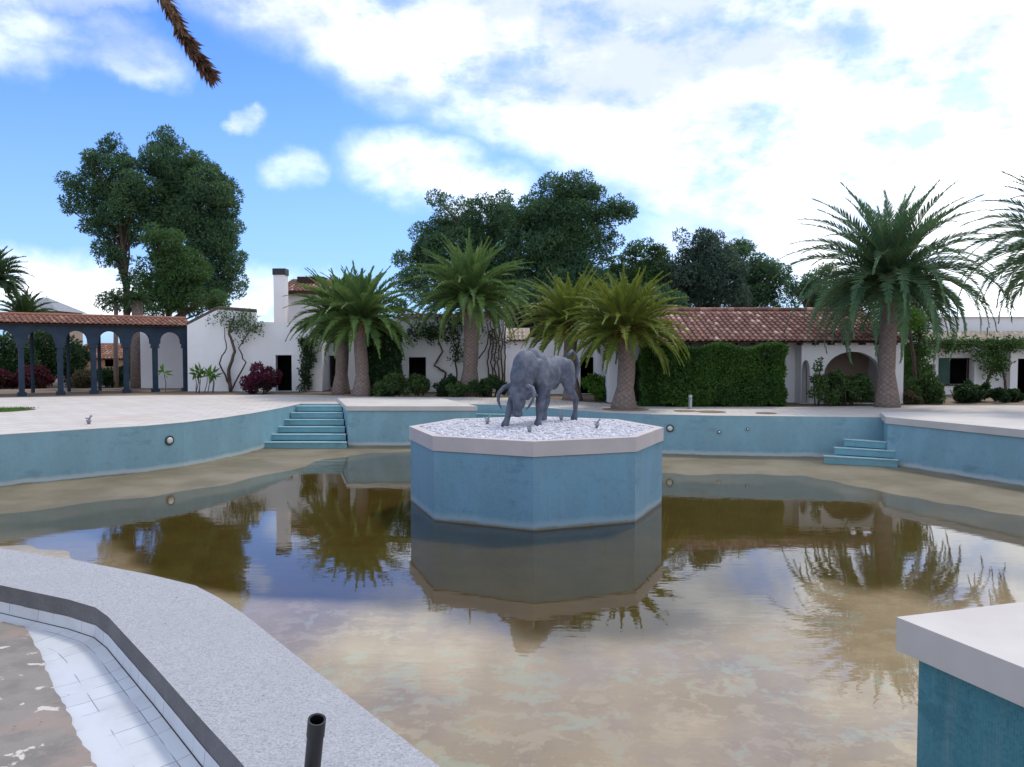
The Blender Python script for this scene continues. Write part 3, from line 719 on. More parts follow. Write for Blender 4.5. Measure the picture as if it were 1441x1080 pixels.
gf = [(i*na+k, i*na+(k+1) % na, (i+1)*na+(k+1) % na, (i+1)*na+k) for i in range(nr_) for k in range(na)]
NG = 4200; V8 = []; F8 = []
ico = bmesh.new(); bmesh.ops.create_icosphere(ico, subdivisions=1, radius=1); iv = np.array([v.co[:] for v in ico.verts]); ifc = [[v.index for v in f.verts] for f in ico.faces]; ico.free()
allv = [np.array(gv)]; allf = [[list(q) for q in gf]]; base = len(gv); fl = [list(q) for q in gf]
for i in range(NG):
    th = RNG.uniform(0, 2*math.pi); r_ = 2.62*math.sqrt(RNG.random()); s = RNG.uniform(.018, .05)
    M = iv*np.array([s, s*RNG.uniform(.6, 1), s*RNG.uniform(.4, .7)])*RNG.uniform(.85, 1.15, (len(iv), 1)); ca, sa = math.cos(th*7), math.sin(th*7)
    M = M@np.array([[ca, -sa, 0], [sa, ca, 0], [0, 0, 1]])
    h = IZ-.03+.07*(1-(r_/GR)**2)+.01
    allv.append(M+np.array([IC.x+r_*math.sin(th), IC.y+r_*math.cos(th), h])); fl += [[base+j for j in q] for q in ifc]; base += len(iv)
me_v = np.concatenate(allv)
tag(mk('gravel', me_v, fl, MGRAV), 'bed of white pebbles filling the top of the plinth under the bull', 'gravel', kind='stuff')
def nozzle(px, py, label, zt=IZ+.04, s=1.0):
    q = G(px, py, zt); t_ = thing('fountain_nozzle', label, 'fountain nozzle', q, 'fountain nozzles')
    a = MB(); a.lathe(q, [(.035*s, -.06), (.035*s, .05*s), (.055*s, .055*s), (.055*s, .09*s), (.03*s, .10*s)], 12); a.build('base', MSTEEL, t_, True)
    a = MB(); a.tube([q+Vector((0, 0, .09*s)), q+Vector((.03*s, 0, .15*s)), q+Vector((.07*s, -.02, .19*s))], [.018*s, .018*s, .024*s], 8); a.tube([q+Vector((-.07*s, 0, .13*s)), q+Vector((.04*s, 0, .12*s))], [.014*s]*2, 8)
    a.build('spout', MSTEEL, t_, True)
nozzle(686, 597, 'grey fountain nozzle on white gravel, left of the bull forelegs')
nozzle(790, 592, 'grey fountain nozzle on white gravel, behind near the bull hind hoof')
nozzle(840, 602, 'grey fountain nozzle on white gravel, right of the bull')
nozzle(745, 608, 'grey fountain nozzle in front of the bull forelegs')
nozzle(125, 597, 'small fountain nozzle on the paving above the left pool wall', .0, 1.3)
# ------------------------------------------------------------------ bull
def bull():
    base = Vector((.80, 18.35, IZ+.03)); t_ = thing('bull_statue', 'weathered grey bull statue with lowered head standing on the white gravel plinth', 'statue', base)
    ang = math.atan2(-.86, -.53); M = Matrix.Translation(base)@Matrix.Rotation(ang, 4, 'Z')@Matrix.Scale(1.03, 4)   # local +x = forward, +y = its left
    bm = bmesh.new()
    def ball(c, r, rot=0):
        X = Matrix.Translation(c)@Matrix.Rotation(rot, 4, 'Y')@Matrix.Diagonal((*r, 1))
        bmesh.ops.create_icosphere(bm, subdivisions=3, radius=1, matrix=M@X)
    def limb(pts):
        for i in range(len(pts)-1):
            a, b = Vector(pts[i][:3]), Vector(pts[i+1][:3]); n = max(2, int((b-a).length/.035))
            for k in range(n+1):
                f = k/n; c = a.lerp(b, f); r = pts[i][3]*(1-f)+pts[i+1][3]*f; bmesh.ops.create_icosphere(bm, subdivisions=2, radius=r, matrix=M@Matrix.Translation(c))
    # trunk
    ball((.50, 0, 1.22), (.42, .32, .47)); ball((.05, 0, 1.14), (.58, .30, .385)); ball((-.50, 0, 1.22), (.48, .25, .34)); ball((-.85, 0, 1.24), (.25, .225, .28))
    ball((.60, 0, 1.42), (.36, .22, .32), .25)      # hump
    ball((.88, 0, 1.28), (.36, .28, .42), .55)     # crest of the neck
    ball((1.06, 0, 1.10), (.26, .27, .40), -.1); ball((1.12, 0, .90), (.18, .20, .26))
    ball((.82, 0, .86), (.26, .09, .30))           # brisket / dewlap
    ball((-.15, 0, .84), (.14, .08, .14))
    # head hanging, muzzle down
    ball((1.19, 0, .82), (.17, .26, .13)); ball((1.20, 0, .70), (.16, .215, .17)); limb([(1.20, 0, .62, .155), (1.24, 0, .50, .120), (1.25, 0, .38, .100), (1.24, 0, .32, .100)]); ball((1.10, 0, .58), (.12, .10, .20))
    ball((1.25, 0, .29), (.10, .135, .075))
    for s in (-1, 1):
        ball((1.29, s*.165, .66), (.06, .05, .055))
        limb([(1.14, s*.22, .76, .04), (1.10, s*.33, .72, .055), (1.07, s*.42, .68, .02)])   # ears
    # shoulders / thighs
    ball((.62, .24, 1.10), (.24, .14, .40), .25); ball((.70, -.24, 1.10), (.24, .14, .40), .1)
    ball((-.78, .18, 1.10), (.27, .14, .38), -.15); ball((-.72, -.18, 1.10), (.27, .14, .38), .05)
    # legs (x, y, z, r)
    limb([(.62, .25, .92, .15), (.66, .26, .74, .12), (.72, .25, .52, .098), (.72, .25, .44, .100), (.74, .25, .18, .070), (.78, .25, .10, .082), (.80, .25, .045, .095)])
    limb([(.76, -.25, .92, .15), (.90, -.27, .74, .115), (1.06, -.28, .52, .098), (1.08, -.28, .46, .100), (1.22, -.28, .18, .070), (1.27, -.28, .10, .082), (1.32, -.28, .045, .095)])
    limb([(-.80, .20, .95, .165), (-.72, .23, .76, .120), (-.98, .25, .56, .085), (-1.05, .25, .50, .080), (-1.02, .25, .22, .058), (-1.00, .25, .10, .080), (-.96, .25, .045, .092)])
    limb([(-.70, -.20, .95, .165), (-.45, -.25, .76, .120), (-.58, -.28, .56, .085), (-.61, -.28, .50, .080), (-.50, -.30, .22, .058), (-.47, -.30, .10, .080), (-.43, -.30, .045, .092)])
    me = bpy.data.meshes.new('tmp'); bm.to_mesh(me); bm.free(); tmp = bpy.data.objects.new('tmp', me); COL.objects.link(tmp)
    rm = tmp.modifiers.new('r', 'REMESH'); rm.mode = 'VOXEL'; rm.voxel_size = .022
    sm = tmp.modifiers.new('s', 'SMOOTH'); sm.iterations = 7; sm.factor = .6
    dg = bpy.context.evaluated_depsgraph_get(); em = bpy.data.meshes.new_from_object(tmp.evaluated_get(dg)); bpy.data.objects.remove(tmp)
    em.transform(Matrix.Translation(-base)); em.name = 'body'; em.materials.clear(); finish('body', em, MBULL, t_, True)
    for s in (-1, 1):
        a = MB(); pts = [(1.20, s*.02, .91), (1.21, s*.20, .91), (1.23, s*.36, .86), (1.30, s*.45, .74), (1.36, s*.43, .58), (1.40, s*.36, .46), (1.42, s*.30, .40)]
        a.tube([M@Vector(q) for q in pts], [.062, .062, .055, .046, .036, .022, .006], 12); a.build('horn', MBULL, t_, True)
    a = MB(); pts = [(-1.05, 0, 1.46), (-1.12, .02, 1.60), (-1.24, .05, 1.67), (-1.36, .10, 1.56), (-1.40, .14, 1.36), (-1.36, .15, 1.16), (-1.28, .14, .98)]
    a.tube([M@Vector(q) for q in pts], [.055, .042, .036, .032, .034, .05, .012], 10); a.build('tail', MBULL, t_, True)
bull()
# ------------------------------------------------------------------ arcade on the left
PLs = Vector((-27.6, 33.0, 0)); PRs = Vector((-17.35, 41.3, 0)); AU = (PRs-PLs).normalized(); AN = Vector((-AU.y, AU.x, 0))
def s_at(px):
    d = ray(px, 500); M2 = Matrix(((d.x, -AU.x), (d.y, -AU.y))); t__, s = M2.inverted()@Vector((PLs.x, PLs.y)); return s
ar = thing('arcade', 'dark blue timber arcade with moorish arches under a terracotta tile roof', 'arcade', tuple(PLs))
cols = [s_at(x) for x in (-75, -25, 30, 85, 132, 178, 219, 262)]
def moor(a, b, z0, zs, zt):
    r = (b-a)/2-.13; cx = (a+b)/2; res = [(a, z0), (a, zs-.12), (a+.07, zs-.12), (a+.07, zs), (cx-r, zs)]
    for k in range(1, 12):
        th = math.pi*(1-k/12); x = math.cos(th); res.append((cx+r*x, zs+(zt-zs)*(math.sin(th)**.75)))
    return res+[(cx+r, zs), (b-.07, zs), (b-.07, zs-.12), (b, zs-.12), (b, z0)]
ol = [(cols[0]-.11, .0)]
for i in range(len(cols)-1): ol += moor(cols[i]+.11, cols[i+1]-.11, 0, 2.5, 3.12)
ol += [(cols[-1]+.11, 0), (cols[-1]+.11, 3.45), (cols[0]-.11, 3.45)]
panel('arch_screen', ol, [], PLs, AU, .26, MBLUE, ar)
for c_ in cols:
    for k in (0,):
        o_ = PLs+AU*c_+AN*(k+.13); rot = math.atan2(AU.y, AU.x)
        for (h0, h1, w, nm_) in ((-.03, .16, .18, 'column_base'), (2.28, 2.37, .19, 'capital')):
            a = MB(); a.box((o_.x-w, o_.y-w, h0), (o_.x+w, o_.y+w, h1), rot); a.build(nm_, MBLUE, ar)
for c_ in cols[:5]:
    o_ = PLs+AU*(c_+.8)+AN*2.9; a = MB(); a.tube([o_, o_+Vector((0, 0, 3.4))], .09, 8); a.build('post', MBLUE, ar)
a = MB(); o_ = PLs+AU*(cols[0]-.1)+AN*2.9; a.tube([o_+Vector((0, 0, 3.42)), o_+AU*(cols[-1]-cols[0])+Vector((0, 0, 3.42))], .10, 6); a.build('back_beam', MBLUE, ar)
a = MB(); L_ = cols[-1]-cols[0]+.9; o_ = PLs+AU*(cols[0]-.45)
tiles(a, o_-AN*.35+Vector((0, 0, 3.47)), AU, AN*1.9+Vector((0, 0, .42)), L_, 1.95)
tiles(a, o_+AN*3.45+AU*L_+Vector((0, 0, 3.47)), -AU, -AN*1.9+Vector((0, 0, .42)), L_, 1.95)
a.build('tiled_roof', MROOF2, ar, attr=True)
a = MB(); b0 = o_+AN*1.55+Vector((0, 0, 3.93)); a.tube([b0, b0+AU*L_], .09, 8); a.build('ridge', MROOF2, ar, attr=True)
# ------------------------------------------------------------------ buildings
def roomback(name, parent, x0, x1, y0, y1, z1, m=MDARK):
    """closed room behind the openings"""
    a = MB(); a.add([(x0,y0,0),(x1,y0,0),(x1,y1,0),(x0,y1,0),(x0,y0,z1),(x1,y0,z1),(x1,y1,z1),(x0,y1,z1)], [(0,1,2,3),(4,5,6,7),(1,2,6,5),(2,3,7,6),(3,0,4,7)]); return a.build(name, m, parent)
def zs(py, Y): return D(720, py, Y).z
def xs(px, Y): return D(px, 500, Y).x
# left white house
Y = 40.6; hs = thing('white_house', 'low whitewashed house with chimney beside the blue arcade', 'house', (-14, Y, 0)); x0 = D(263.5, 500, Y).x
X = lambda px: xs(px, Y)-x0
Zp = lambda py: zs(py, Y)
out = [(0, 0), (X(453), 0), (X(453), Zp(456)), (X(362), Zp(453)), (X(360), Zp(440)), (X(307), Zp(436)), (0.02, Zp(458))]
door = rect(X(388), X(412), .02, Zp(500))
panel('wall', out, [door], (x0, Y, 0), (1, 0, 0), .3, MWHITE, hs)
for (lo, hi) in (((x0, Y+.301, 0), (x0+.3, Y+6, 2.9)), ((xs(453, Y)-.3, Y+.301, 0), (xs(453, Y)-.001, Y+6, Zp(457))), ((x0, Y+6.001, 0), (xs(453, Y), Y+6.3, 3.3)), ((x0-4.2, Y+3.6, 0), (x0-.001, Y+3.9, 3.3))):
    a = MB(); a.box(lo, hi); a.build('side_wall', MWHITE, hs)
a = MB(); a.box((x0+.3, Y+.302, 3.0), (xs(453, Y)-.31, Y+6, 3.12)); a.build('flat_roof', MOCHRE, hs)
roomback('room', hs, xs(375, Y), xs(425, Y), Y+.301, Y+3, 2.6)
a = MB()
for (p0, p1) in (((X(264), Zp(458)), (X(307), Zp(436))), ((X(307), Zp(436)), (X(360), Zp(440)))):
    a.tube([(x0+p0[0], Y+.15, p0[1]+.03), (x0+p1[0], Y+.15, p1[1]+.03)], .16, 8)
a.build('roof_edge', MBARK, hs)
for q in (0, 1):
    a = MB(); a.box((xs(388, Y)-.06+q*(xs(412, Y)-xs(388, Y)), Y-.02, 0), (xs(388, Y)+.0+q*(xs(412, Y)-xs(388, Y)+.06), Y+.1, Zp(500))); a.build('door_jamb', MWHITE, hs)
a = MB(); a.box((xs(388, Y)-.06, Y-.021, Zp(500)), (xs(412, Y)+.06, Y+.1, Zp(500)+.08)); a.build('lintel', MWHITE, hs)
# chimney & upper storey
Y2 = 44.0
a = MB(); a.box((xs(386, Y2), Y2, 2.8), (xs(402, Y2), Y2+.65, zs(387, Y2))); ch = a.build('chimney', MWHITE, hs)
a = MB(); a.box((xs(385, Y2), Y2-.04, zs(387, Y2)+.001), (xs(403, Y2), Y2+.69, zs(378, Y2))); a.build('chimney_cap', MBLACK, ch)
up = thing('two_storey_house', 'taller white house with overhanging tile roof behind the left palms', 'house', (-9, 46.5, 0)); Y3 = 46.0
a = MB(); a.box((xs(402, Y3), Y3, 0), (xs(462, Y3), Y3+6, zs(411, Y3))); a.build('wall', MWHITE, up)
a = MB(); zr = zs(411, Y3); tiles(a, (xs(391, Y3-.6), Y3-.7, zr+.0), (1, 0, 0), (0, 3.4, 1.0), xs(468, Y3)-xs(391, Y3-.6), 3.6); a.build('tiled_roof', MROOF, up, attr=True)
a = MB(); a.box((xs(391, Y3-.6), Y3-.72, zr-.16), (xs(468, Y3), Y3-.02, zr-.02)); a.build('eave_board', MTIMBER, up)
a = MB(); a.box((xs(418, Y3+1), Y3+1.2, zr+.3), (xs(455, Y3+1), Y3+3, zs(389, Y3+1))); a.build('roof_box', MTIMBER, up)
# recessed link
Y4 = 42.2; lk = thing('link_building', 'shaded white link wall with stacked dark windows between the left houses', 'building', (-8.5, Y4, 0))
xl = xs(440, Y4); XX4 = lambda px: xs(px, Y4)-xl; Z4 = lambda py: zs(py, Y4)
panel('wall', [(0, 0), (XX4(572), 0), (XX4(572), Z4(448)), (0, Z4(448))], [rect(XX4(455), XX4(474), Z4(483), Z4(463)), rect(XX4(455), XX4(475), Z4(546), Z4(501))], (xl, Y4, 0), (1, 0, 0), .3, MWHITE, lk)
roomback('room', lk, xl+.2, xs(490, Y4), Y4+.301, Y4+3, 3.9)
for (b_, t__) in ((483, 463), (546, 501)):
    a = MB(); a.box((xs(455, Y4)-.05, Y4-.06, Z4(b_)-.07), (xs(474.5, Y4)+.05, Y4-.002, Z4(b_)-.004)); a.build('sill', MCOPE, lk)
    a = MB(); xa, xb = xs(455, Y4), xs(474.5, Y4); z0_, z1_ = Z4(b_), Z4(t__)
    a.box((xa, Y4+.12, z0_), (xa+.05, Y4+.18, z1_)); a.box((xb-.05, Y4+.12, z0_), (xb, Y4+.18, z1_)); a.box((xa+.051, Y4+.12, z1_-.05), (xb-.051, Y4+.18, z1_)); a.box(((xa+xb)/2-.02, Y4+.121, z0_), ((xa+xb)/2+.02, Y4+.179, z1_)); a.build('window_frame', MTIMBER, lk)
# centre house
Y5 = 40.0; ce = thing('white_house', 'white flat-topped house with a dark doorway behind the vine-hung palms, centre', 'house', (-2.5, Y5, 0))
xl = xs(560, Y5); X5 = lambda px: xs(px, Y5)-xl; Z5 = lambda py: zs(py, Y5)
panel('wall', [(0, 0), (X5(712), 0), (X5(712), Z5(452)), (X5(690), Z5(445)), (0, Z5(446))], [rect(X5(573), X5(601), .03, Z5(503))], (xl, Y5, 0), (1, 0, 0), .3, MWHITE, ce)
for (lo, hi) in (((xl, Y5+.301, 0), (xl+.3, Y5+7, Z5(448))), ((xl+X5(712)-.3, Y5+.301, 0), (xl+X5(712), Y5+7, Z5(455))), ((xl, Y5+7.001, 0), (xl+X5(712), Y5+7.3, 3.8))):
    a = MB(); a.box(lo, hi); a.build('side_wall', MWHITE, ce)
roomback('room', ce, xl+.35, xs(620, Y5), Y5+.302, Y5+3, 2.6)
a = MB(); tiles(a, (xl-.1, Y5-.12, Z5(446)+.02), (1, 0, 0), (0, 3.5, .25), X5(692)+.1, 3.0); a.build('tiled_roof', MROOF, ce, attr=True)
for (lo, hi, nm_) in (((xs(572, Y5), Y5+.08, 0), (xs(575, Y5), Y5+.16, Z5(503)), 'door_jamb'), ((xs(599, Y5), Y5+.08, 0), (xs(602, Y5), Y5+.16, Z5(503)), 'door_jamb'), ((xs(600, Y5)-.02, Y5+.17, .03), (xs(600, Y5)+.03, Y5+.9, Z5(504)), 'open_door')):
    a = MB(); a.box(lo, hi); a.build(nm_, MWHITE, ce)
# small dovecote-like gable right of it
gb = thing('garden_pavilion', 'small white pavilion with pale tiled cap between the centre palms', 'pavilion', (xs(722, 43), 43, 0))
a = MB(); a.box((xs(708, 43), 43, 0), (xs(742, 43), 45, zs(478, 43))); a.build('wall', MWHITE, gb)
a = MB(); tiles(a, (xs(704, 43), 42.7, zs(479, 43)), (1, 0, 0), (0, 1, .55), xs(746, 43)-xs(704, 43), 1.5); tiles(a, (xs(746, 43), 45.3, zs(479, 43)), (-1, 0, 0), (0, -1, .55), xs(746, 43)-xs(704, 43), 1.5); a.build('tiled_roof', MROOF3, gb, attr=True)
# far wall linking the centre
wl = thing('garden_wall', 'shaded white wall with a dark opening between the yellow-green palms', 'wall', (xs(800, 38), 38, 0)); Y6 = 38
xl = xs(740, Y6); X6 = lambda px: xs(px, Y6)-xl; Z6 = lambda py: zs(py, Y6)
panel('wall', [(0, 0), (X6(880), 0), (X6(880), Z6(478)), (0, Z6(478))], [rect(X6(817), X6(852), .02, Z6(503))], (xl, Y6, 0), (1, 0, 0), .3, MWHITE, wl)
roomback('room', wl, xs(805, Y6), xs(862, Y6), Y6+.301, Y6+3, 2.4)
a = MB(); a.box((xl-.05, Y6-.06, Z6(478)+.001), (xl+X6(880)+.05, Y6+.36, Z6(475))); a.build('coping', MCOPE, wl)
# right long tiled house
Y7 = 31.7; Y8 = 31.0; rh = thing('tiled_house', 'long low white house with mottled terracotta roof and arched porch', 'house', (10, Y7, 0))
xl = xs(857, Y7); X7 = lambda px: xs(px, Y7)-xl; Z7 = lambda py: zs(py, Y7); ze = 2.46
panel('wall', [(0, 0), (X7(1135), 0), (X7(1135), ze), (0, ze)], [archh(X7(892), X7(945), .02, Z7(494))], (xl, Y7, 0), (1, 0, 0), .3, MWHITE, rh)
xp = xs(1128, Y8); X8 = lambda px: xs(px, Y8)-xp; Z8 = lambda py: zs(py, Y8)
panel('porch_wall', [(0, 0), (X8(1272), 0), (X8(1272), ze), (0, ze)], [archh(X8(1127.8)+.02, X8(1140), .02, Z8(507), rise=.45), archh(X8(1160), X8(1241), .02, Z8(495), rise=.95)], (xp, Y8, 0), (1, 0, 0), .3, MWHITE, rh)
for (lo, hi) in (((xp, Y8+.301, 0), (xp+.04, Y7, ze)), ((xs(1272, Y8)-.3, Y8+.301, 0), (xs(1272, Y8), Y8+6.5, ze)), ((xl, Y7+.301, 0), (xl+.3, Y8+6.5, ze)), ((xl, Y8+6.501, 0), (xs(1272, Y8), Y8+6.8, ze))):
    a = MB(); a.box(lo, hi); a.build('side_wall', MWHITE, rh)
for (lo, hi) in (((xs(1150, Y8), Y8+2.4, 0), (xs(1272, Y8)-.31, Y8+2.6, ze)), ((xs(1145, Y8), Y8+.31, 0), (xs(1147, Y8), Y8+2.6, ze))):
    a = MB(); a.box(lo, hi); a.build('porch_inner_wall', MPORCH, rh)
a = MB(); a.box((xp+.05, Y8+.9, 0), (xs(1144, Y8), Y8+1.0, ze)); a.build('porch_door', MTIMBER, rh)
roomback('room', rh, xl+.3, xs(960, Y7), Y7+.302, Y7+2.5, 2.3, MPORCH)
a = MB(); tl = xs(1274, 30.6)-xl+.3; sl_ = Vector((0, 4.1, 1.40))
tiles(a, (xl-.2, 30.45, ze+.06), (1, 0, 0), sl_, tl, sl_.length, .235, .40); tiles(a, (xl-.2+tl, 30.45+8.2, ze+.06), (-1, 0, 0), (0, -4.1, 1.40), tl, sl_.length, .235, .40)
a.build('tiled_roof', MROOF, rh, attr=True)
a = MB()
for i in range(int(tl/.25)):
    q = Vector((xl-.1+i*.25, 34.55, ze+1.50)); a.tube([q, q+Vector((.27, 0, .01))], .10, 8, r=random.random()**1.3)
a.build('ridge', MROOF, rh, attr=True)
for i in range(int(tl/.62)):
    a = MB(); a.box((xl+i*.62, 30.5, ze-.10), (xl+i*.62+.09, Y8-.005, ze+.02)); a.build('rafter_end', MTIMBER, rh)
# far right building
Y9 = 37.6; fr_ = thing('white_house', 'white house with long flat parapet, green shutter and vine at the far right', 'house', (24, Y9, 0))
xl = xs(1297, Y9); X9 = lambda px: xs(px, Y9)-xl; Z9 = lambda py: zs(py, Y9)
panel('wall', [(0, 0), (X9(1520), 0), (X9(1520), Z9(479)), (0, Z9(479))], [rect(X9(1303), X9(1317), Z9(533), Z9(513)), rect(X9(1321), X9(1366), Z9(541), Z9(504)), rect(X9(1431), X9(1452), .03, Z9(505))], (xl, Y9, 0), (1, 0, 0), .3, MWHITE, fr_)
roomback('room', fr_, xl+.2, xs(1500, Y9), Y9+.301, Y9+3, 2.5)
a = MB(); a.box((xs(1303, 41), 41, 0), (xs(1560, 41), 47, zs(447.5, 41))); a.build('parapet', MWHITE, fr_)
a = MB(); a.box((xs(1301, 41), 40.93, zs(447.5, 41)+.001), (xs(1562, 41), 47.1, zs(446, 41))); a.build('parapet_cap', MCOPE, fr_)
a = MB(); tiles(a, (xl-.2, Y9-.55, Z9(480)), (1, 0, 0), (0, 3.5, .45), X9(1520)+.3, 3.8); a.build('tiled_roof', MROOF3, fr_, attr=True)
a = MB(); a.box((xs(1321, Y9)+.02, Y9-.05, Z9(541)), (xs(1336.5, Y9), Y9-.005, Z9(504)));
o = a.build('shutter', MGREEN, fr_)
a = MB()
for k in range(12): z = Z9(540)+k*(Z9(505)-Z9(540))/12; a.box((xs(1321, Y9)+.1, Y9-.062, z), (xs(1336.5, Y9)-.08, Y9-.051, z+.05))
a.build('slat', MGREEN, o)
a = MB(); xa, xb = xs(1337, Y9), xs(1366, Y9)
for x in (xa, xb-.06): a.box((x, Y9+.1, Z9(541)), (x+.06, Y9+.16, Z9(504)))
a.box((xa+.06, Y9+.1, Z9(504)-.06), (xb-.06, Y9+.16, Z9(504)-.001)); a.build('window_frame', MTIMBER, fr_); a = MB(); a.box((xs(1318, Y9), Y9-.08, Z9(541)-.07), (xs(1368, Y9), Y9+.05, Z9(541)-.003)); a.build('window_sill', MTIMBER, fr_)
for x in (1371, 1421):
    a = MB(); a.box((xs(x, Y9)-.18, Y9-.35, 0), (xs(x, Y9)+.18, Y9-.051, Z9(484))); a.build('pillar', MWHITE, fr_)
ma = thing('antenna_mast', 'thin antenna mast rising behind the far right parapet', 'antenna', (xs(1346, 48), 48, 0))
a = MB(); a.tube([(xs(1346, 48), 48, 0), (xs(1346, 48), 48, zs(424, 48))], .035, 6)
a.build('mast', MSTEEL, ma)
a = MB(); zt = zs(428, 48); a.tube([(xs(1346, 48)-.3, 48, zt), (xs(1346, 48)+.3, 48, zt)], .02, 5); a.build('crossbar', MSTEEL, ma)
# behind the arcade
oh = thing('ochre_house', 'peach coloured house with low tile roof seen through the arcade', 'house', (xs(150, 62), 62, 0))
a = MB(); panel('', [(0, 0), (12, 0), (12, zs(505, 62)), (0, zs(505, 62))], [rect(3.0, 4.0, .9, 1.9), rect(6.5, 7.5, .9, 1.9)], (xs(95, 62), 62, 0), (1, 0, 0), .3, MOCHRE, oh, a); a.build('wall', MOCHRE, oh)
a = MB(); a.box((xs(95, 62)+.1, 62.31, 0), (xs(95, 62)+11.9, 66, zs(506, 62))); a.build('room', MDARK, oh)
a = MB(); tiles(a, (xs(95, 62)-.3, 61.6, zs(505, 62)), (1, 0, 0), (0, 4, 1.3), 12.6, 4.2, .3, .5); a.build('tiled_roof', MROOF2, oh, attr=True)
pv = thing('tiled_gable', 'distant grey-roofed gable poking above the arcade at the far left', 'building', (xs(55, 60), 60, 0))
a = MB(); c0 = xs(48, 60); za = zs(416, 60); zb_ = zs(438, 60); a.box((c0-1.8, 60, 0), (c0+1.6, 64, zb_))
a.build('wall', MPORCH, pv)
a = MB(); 
a.add([(c0-2.1, 59.8, zb_), (c0+2.0, 59.8, zb_), (c0+2.0, 64.2, zb_), (c0-2.1, 64.2, zb_), (c0-.1, 62, za)], [(0, 1, 4), (1, 2, 4), (2, 3, 4), (3, 0, 4), (3, 2, 1, 0)]); a.build('roof', MSTEEL, pv)
# ------------------------------------------------------------------ palms
def gnd(px, Y, z=0): return (xs(px, Y), Y, z)
palm('date_palm', 'tall date palm with heavy arching crown over the right end of the tiled roof', gnd(1250, 29.2), 4.9, .39, 4.0, 100, PALMD, seed=3, ll=.58, lw=.07, el_lo=-.45, arch=1.3)
palm('date_palm', 'short date palm with yellow-green crown and swollen trunk on the pool deck', gnd(880, 28.4), 2.95, .41, 2.45, 84, PALMY, seed=5, ll=.42)
palm('date_palm', 'yellow-green date palm set back behind the bull rump', gnd(804, 33.5), 3.3, .38, 2.6, 76, PALMY, seed=8, ll=.42)
palm('date_palm', 'mid-height date palm with round green crown in front of the centre white house', gnd(662, 37.0), 4.75, .46, 3.2, 90, PALMG, seed=11, ll=.52, lw=.075)
palm('date_palm', 'date palm nearest the left platform, right one of the crowded pair', gnd(508, 36.5), 3.65, .40, 2.9, 84, PALMG, seed=13, ll=.52, lw=.075)
palm('date_palm', 'date palm of the crowded pair with its trunk against the shaded windows', gnd(481, 38.5), 3.75, .40, 2.8, 74, PALMG, seed=17, ll=.52, lw=.075)
palm('date_palm', 'date palm cut off by the right edge, only drooping crown showing', gnd(1512, 27.0), 5.7, .42, 3.7, 84, PALMD, arch=1.3, seed=23, ll=.58, lw=.07)
palm('fan_palm', 'dark palm cut off by the left edge above the arcade', gnd(-12, 52), 7.0, .3, 2.5, 46, PALMD, group='palms beyond the arcade', seed=29, ll=.8, lw=.08, fruit=False)
palm('fan_palm', 'small pale palm top peeping over the arcade roof at left', gnd(36, 56), 4.6, .3, 2.4, 40, SHRUB, group='palms beyond the arcade', seed=31, ll=.5, lw=.07, fruit=False)
# the palm whose dry frond hangs into the picture
hp = thing('overhead_palm', 'brown dry palm frond hanging into the sky from a palm at top left', 'palm tree', (-6.4, 5.2, -.3))
RNG = np.random.default_rng(41); random.seed(41)
a = MB(); a.tube([Vector((-6.4, 5.2, -.35))+Vector((0, 0, k*.72)) for k in range(11)], [.30-.008*k for k in range(11)], 16); a.build('trunk', MTRUNK, hp, True)
def path_frond(pts3, nl=150, ll=.10, lw=.012):
    pts3 = np.array(pts3, float); s = np.linspace(.25, 1, nl); fi = s*(len(pts3)-1); i0 = np.minimum(fi.astype(int), len(pts3)-2); fr = (fi-i0)[:, None]
    B = pts3[i0]*(1-fr)+pts3[i0+1]*fr; T = pts3[i0+1]-pts3[i0]; T /= np.linalg.norm(T, axis=1, keepdims=True); out = [[], []]
    for rep in range(5):
        rd = unit(nl); dr = T*1.15+rd*.75; dr /= np.linalg.norm(dr, axis=1, keepdims=True)
        l = (ll*RNG.uniform(.6, 1.5, nl))[:, None]; mid = B+dr*l*.5; tip = B+dr*l; w = np.cross(dr, unit(nl))*lw*.7
        out[0].append(np.stack([B-w*.5, B+w*.5, mid+w, tip, mid-w], 1)); out[1].append(np.repeat(RNG.random(nl), 5))
    V = np.concatenate(out[0]).reshape(-1, 3); return V, np.concatenate(out[1])
hv = [Vector((-6.3, 5.2, 7.0)), Vector((-5.2, 5.25, 7.2)), D(60, -180, 5.2), D(170, -75, 5.1), D(232, 0, 5.0), D(254, 42, 5.0), D(276, 77, 5.0), D(293, 102, 5.0)]
V, rr = path_frond(hv, 300, .085, .014); o = mk('dry_frond', V, np.arange(len(V)).reshape(-1, 5), DRYF, hp, rnd=rr)
a = MB(); a.tube(hv, [.05, .045, .04, .034, .028, .022, .016, .008], 7); a.build('frond_stalk', MBOOT, o, True)
out = [[], []]
for k in range(40):
    az = R(180)+k*2.4 % R(150)+R(10); frond(out, (-6.4, 5.2, 7.0), az, 1.2-.03*k, 2.6, .9, 46, .45, .04, rn=random.random())
V = np.concatenate(out[0]).reshape(-1, 3); mk('crown', V, np.arange(len(V)).reshape(-1, 5), PALMD, hp, rnd=np.concatenate(out[1]))
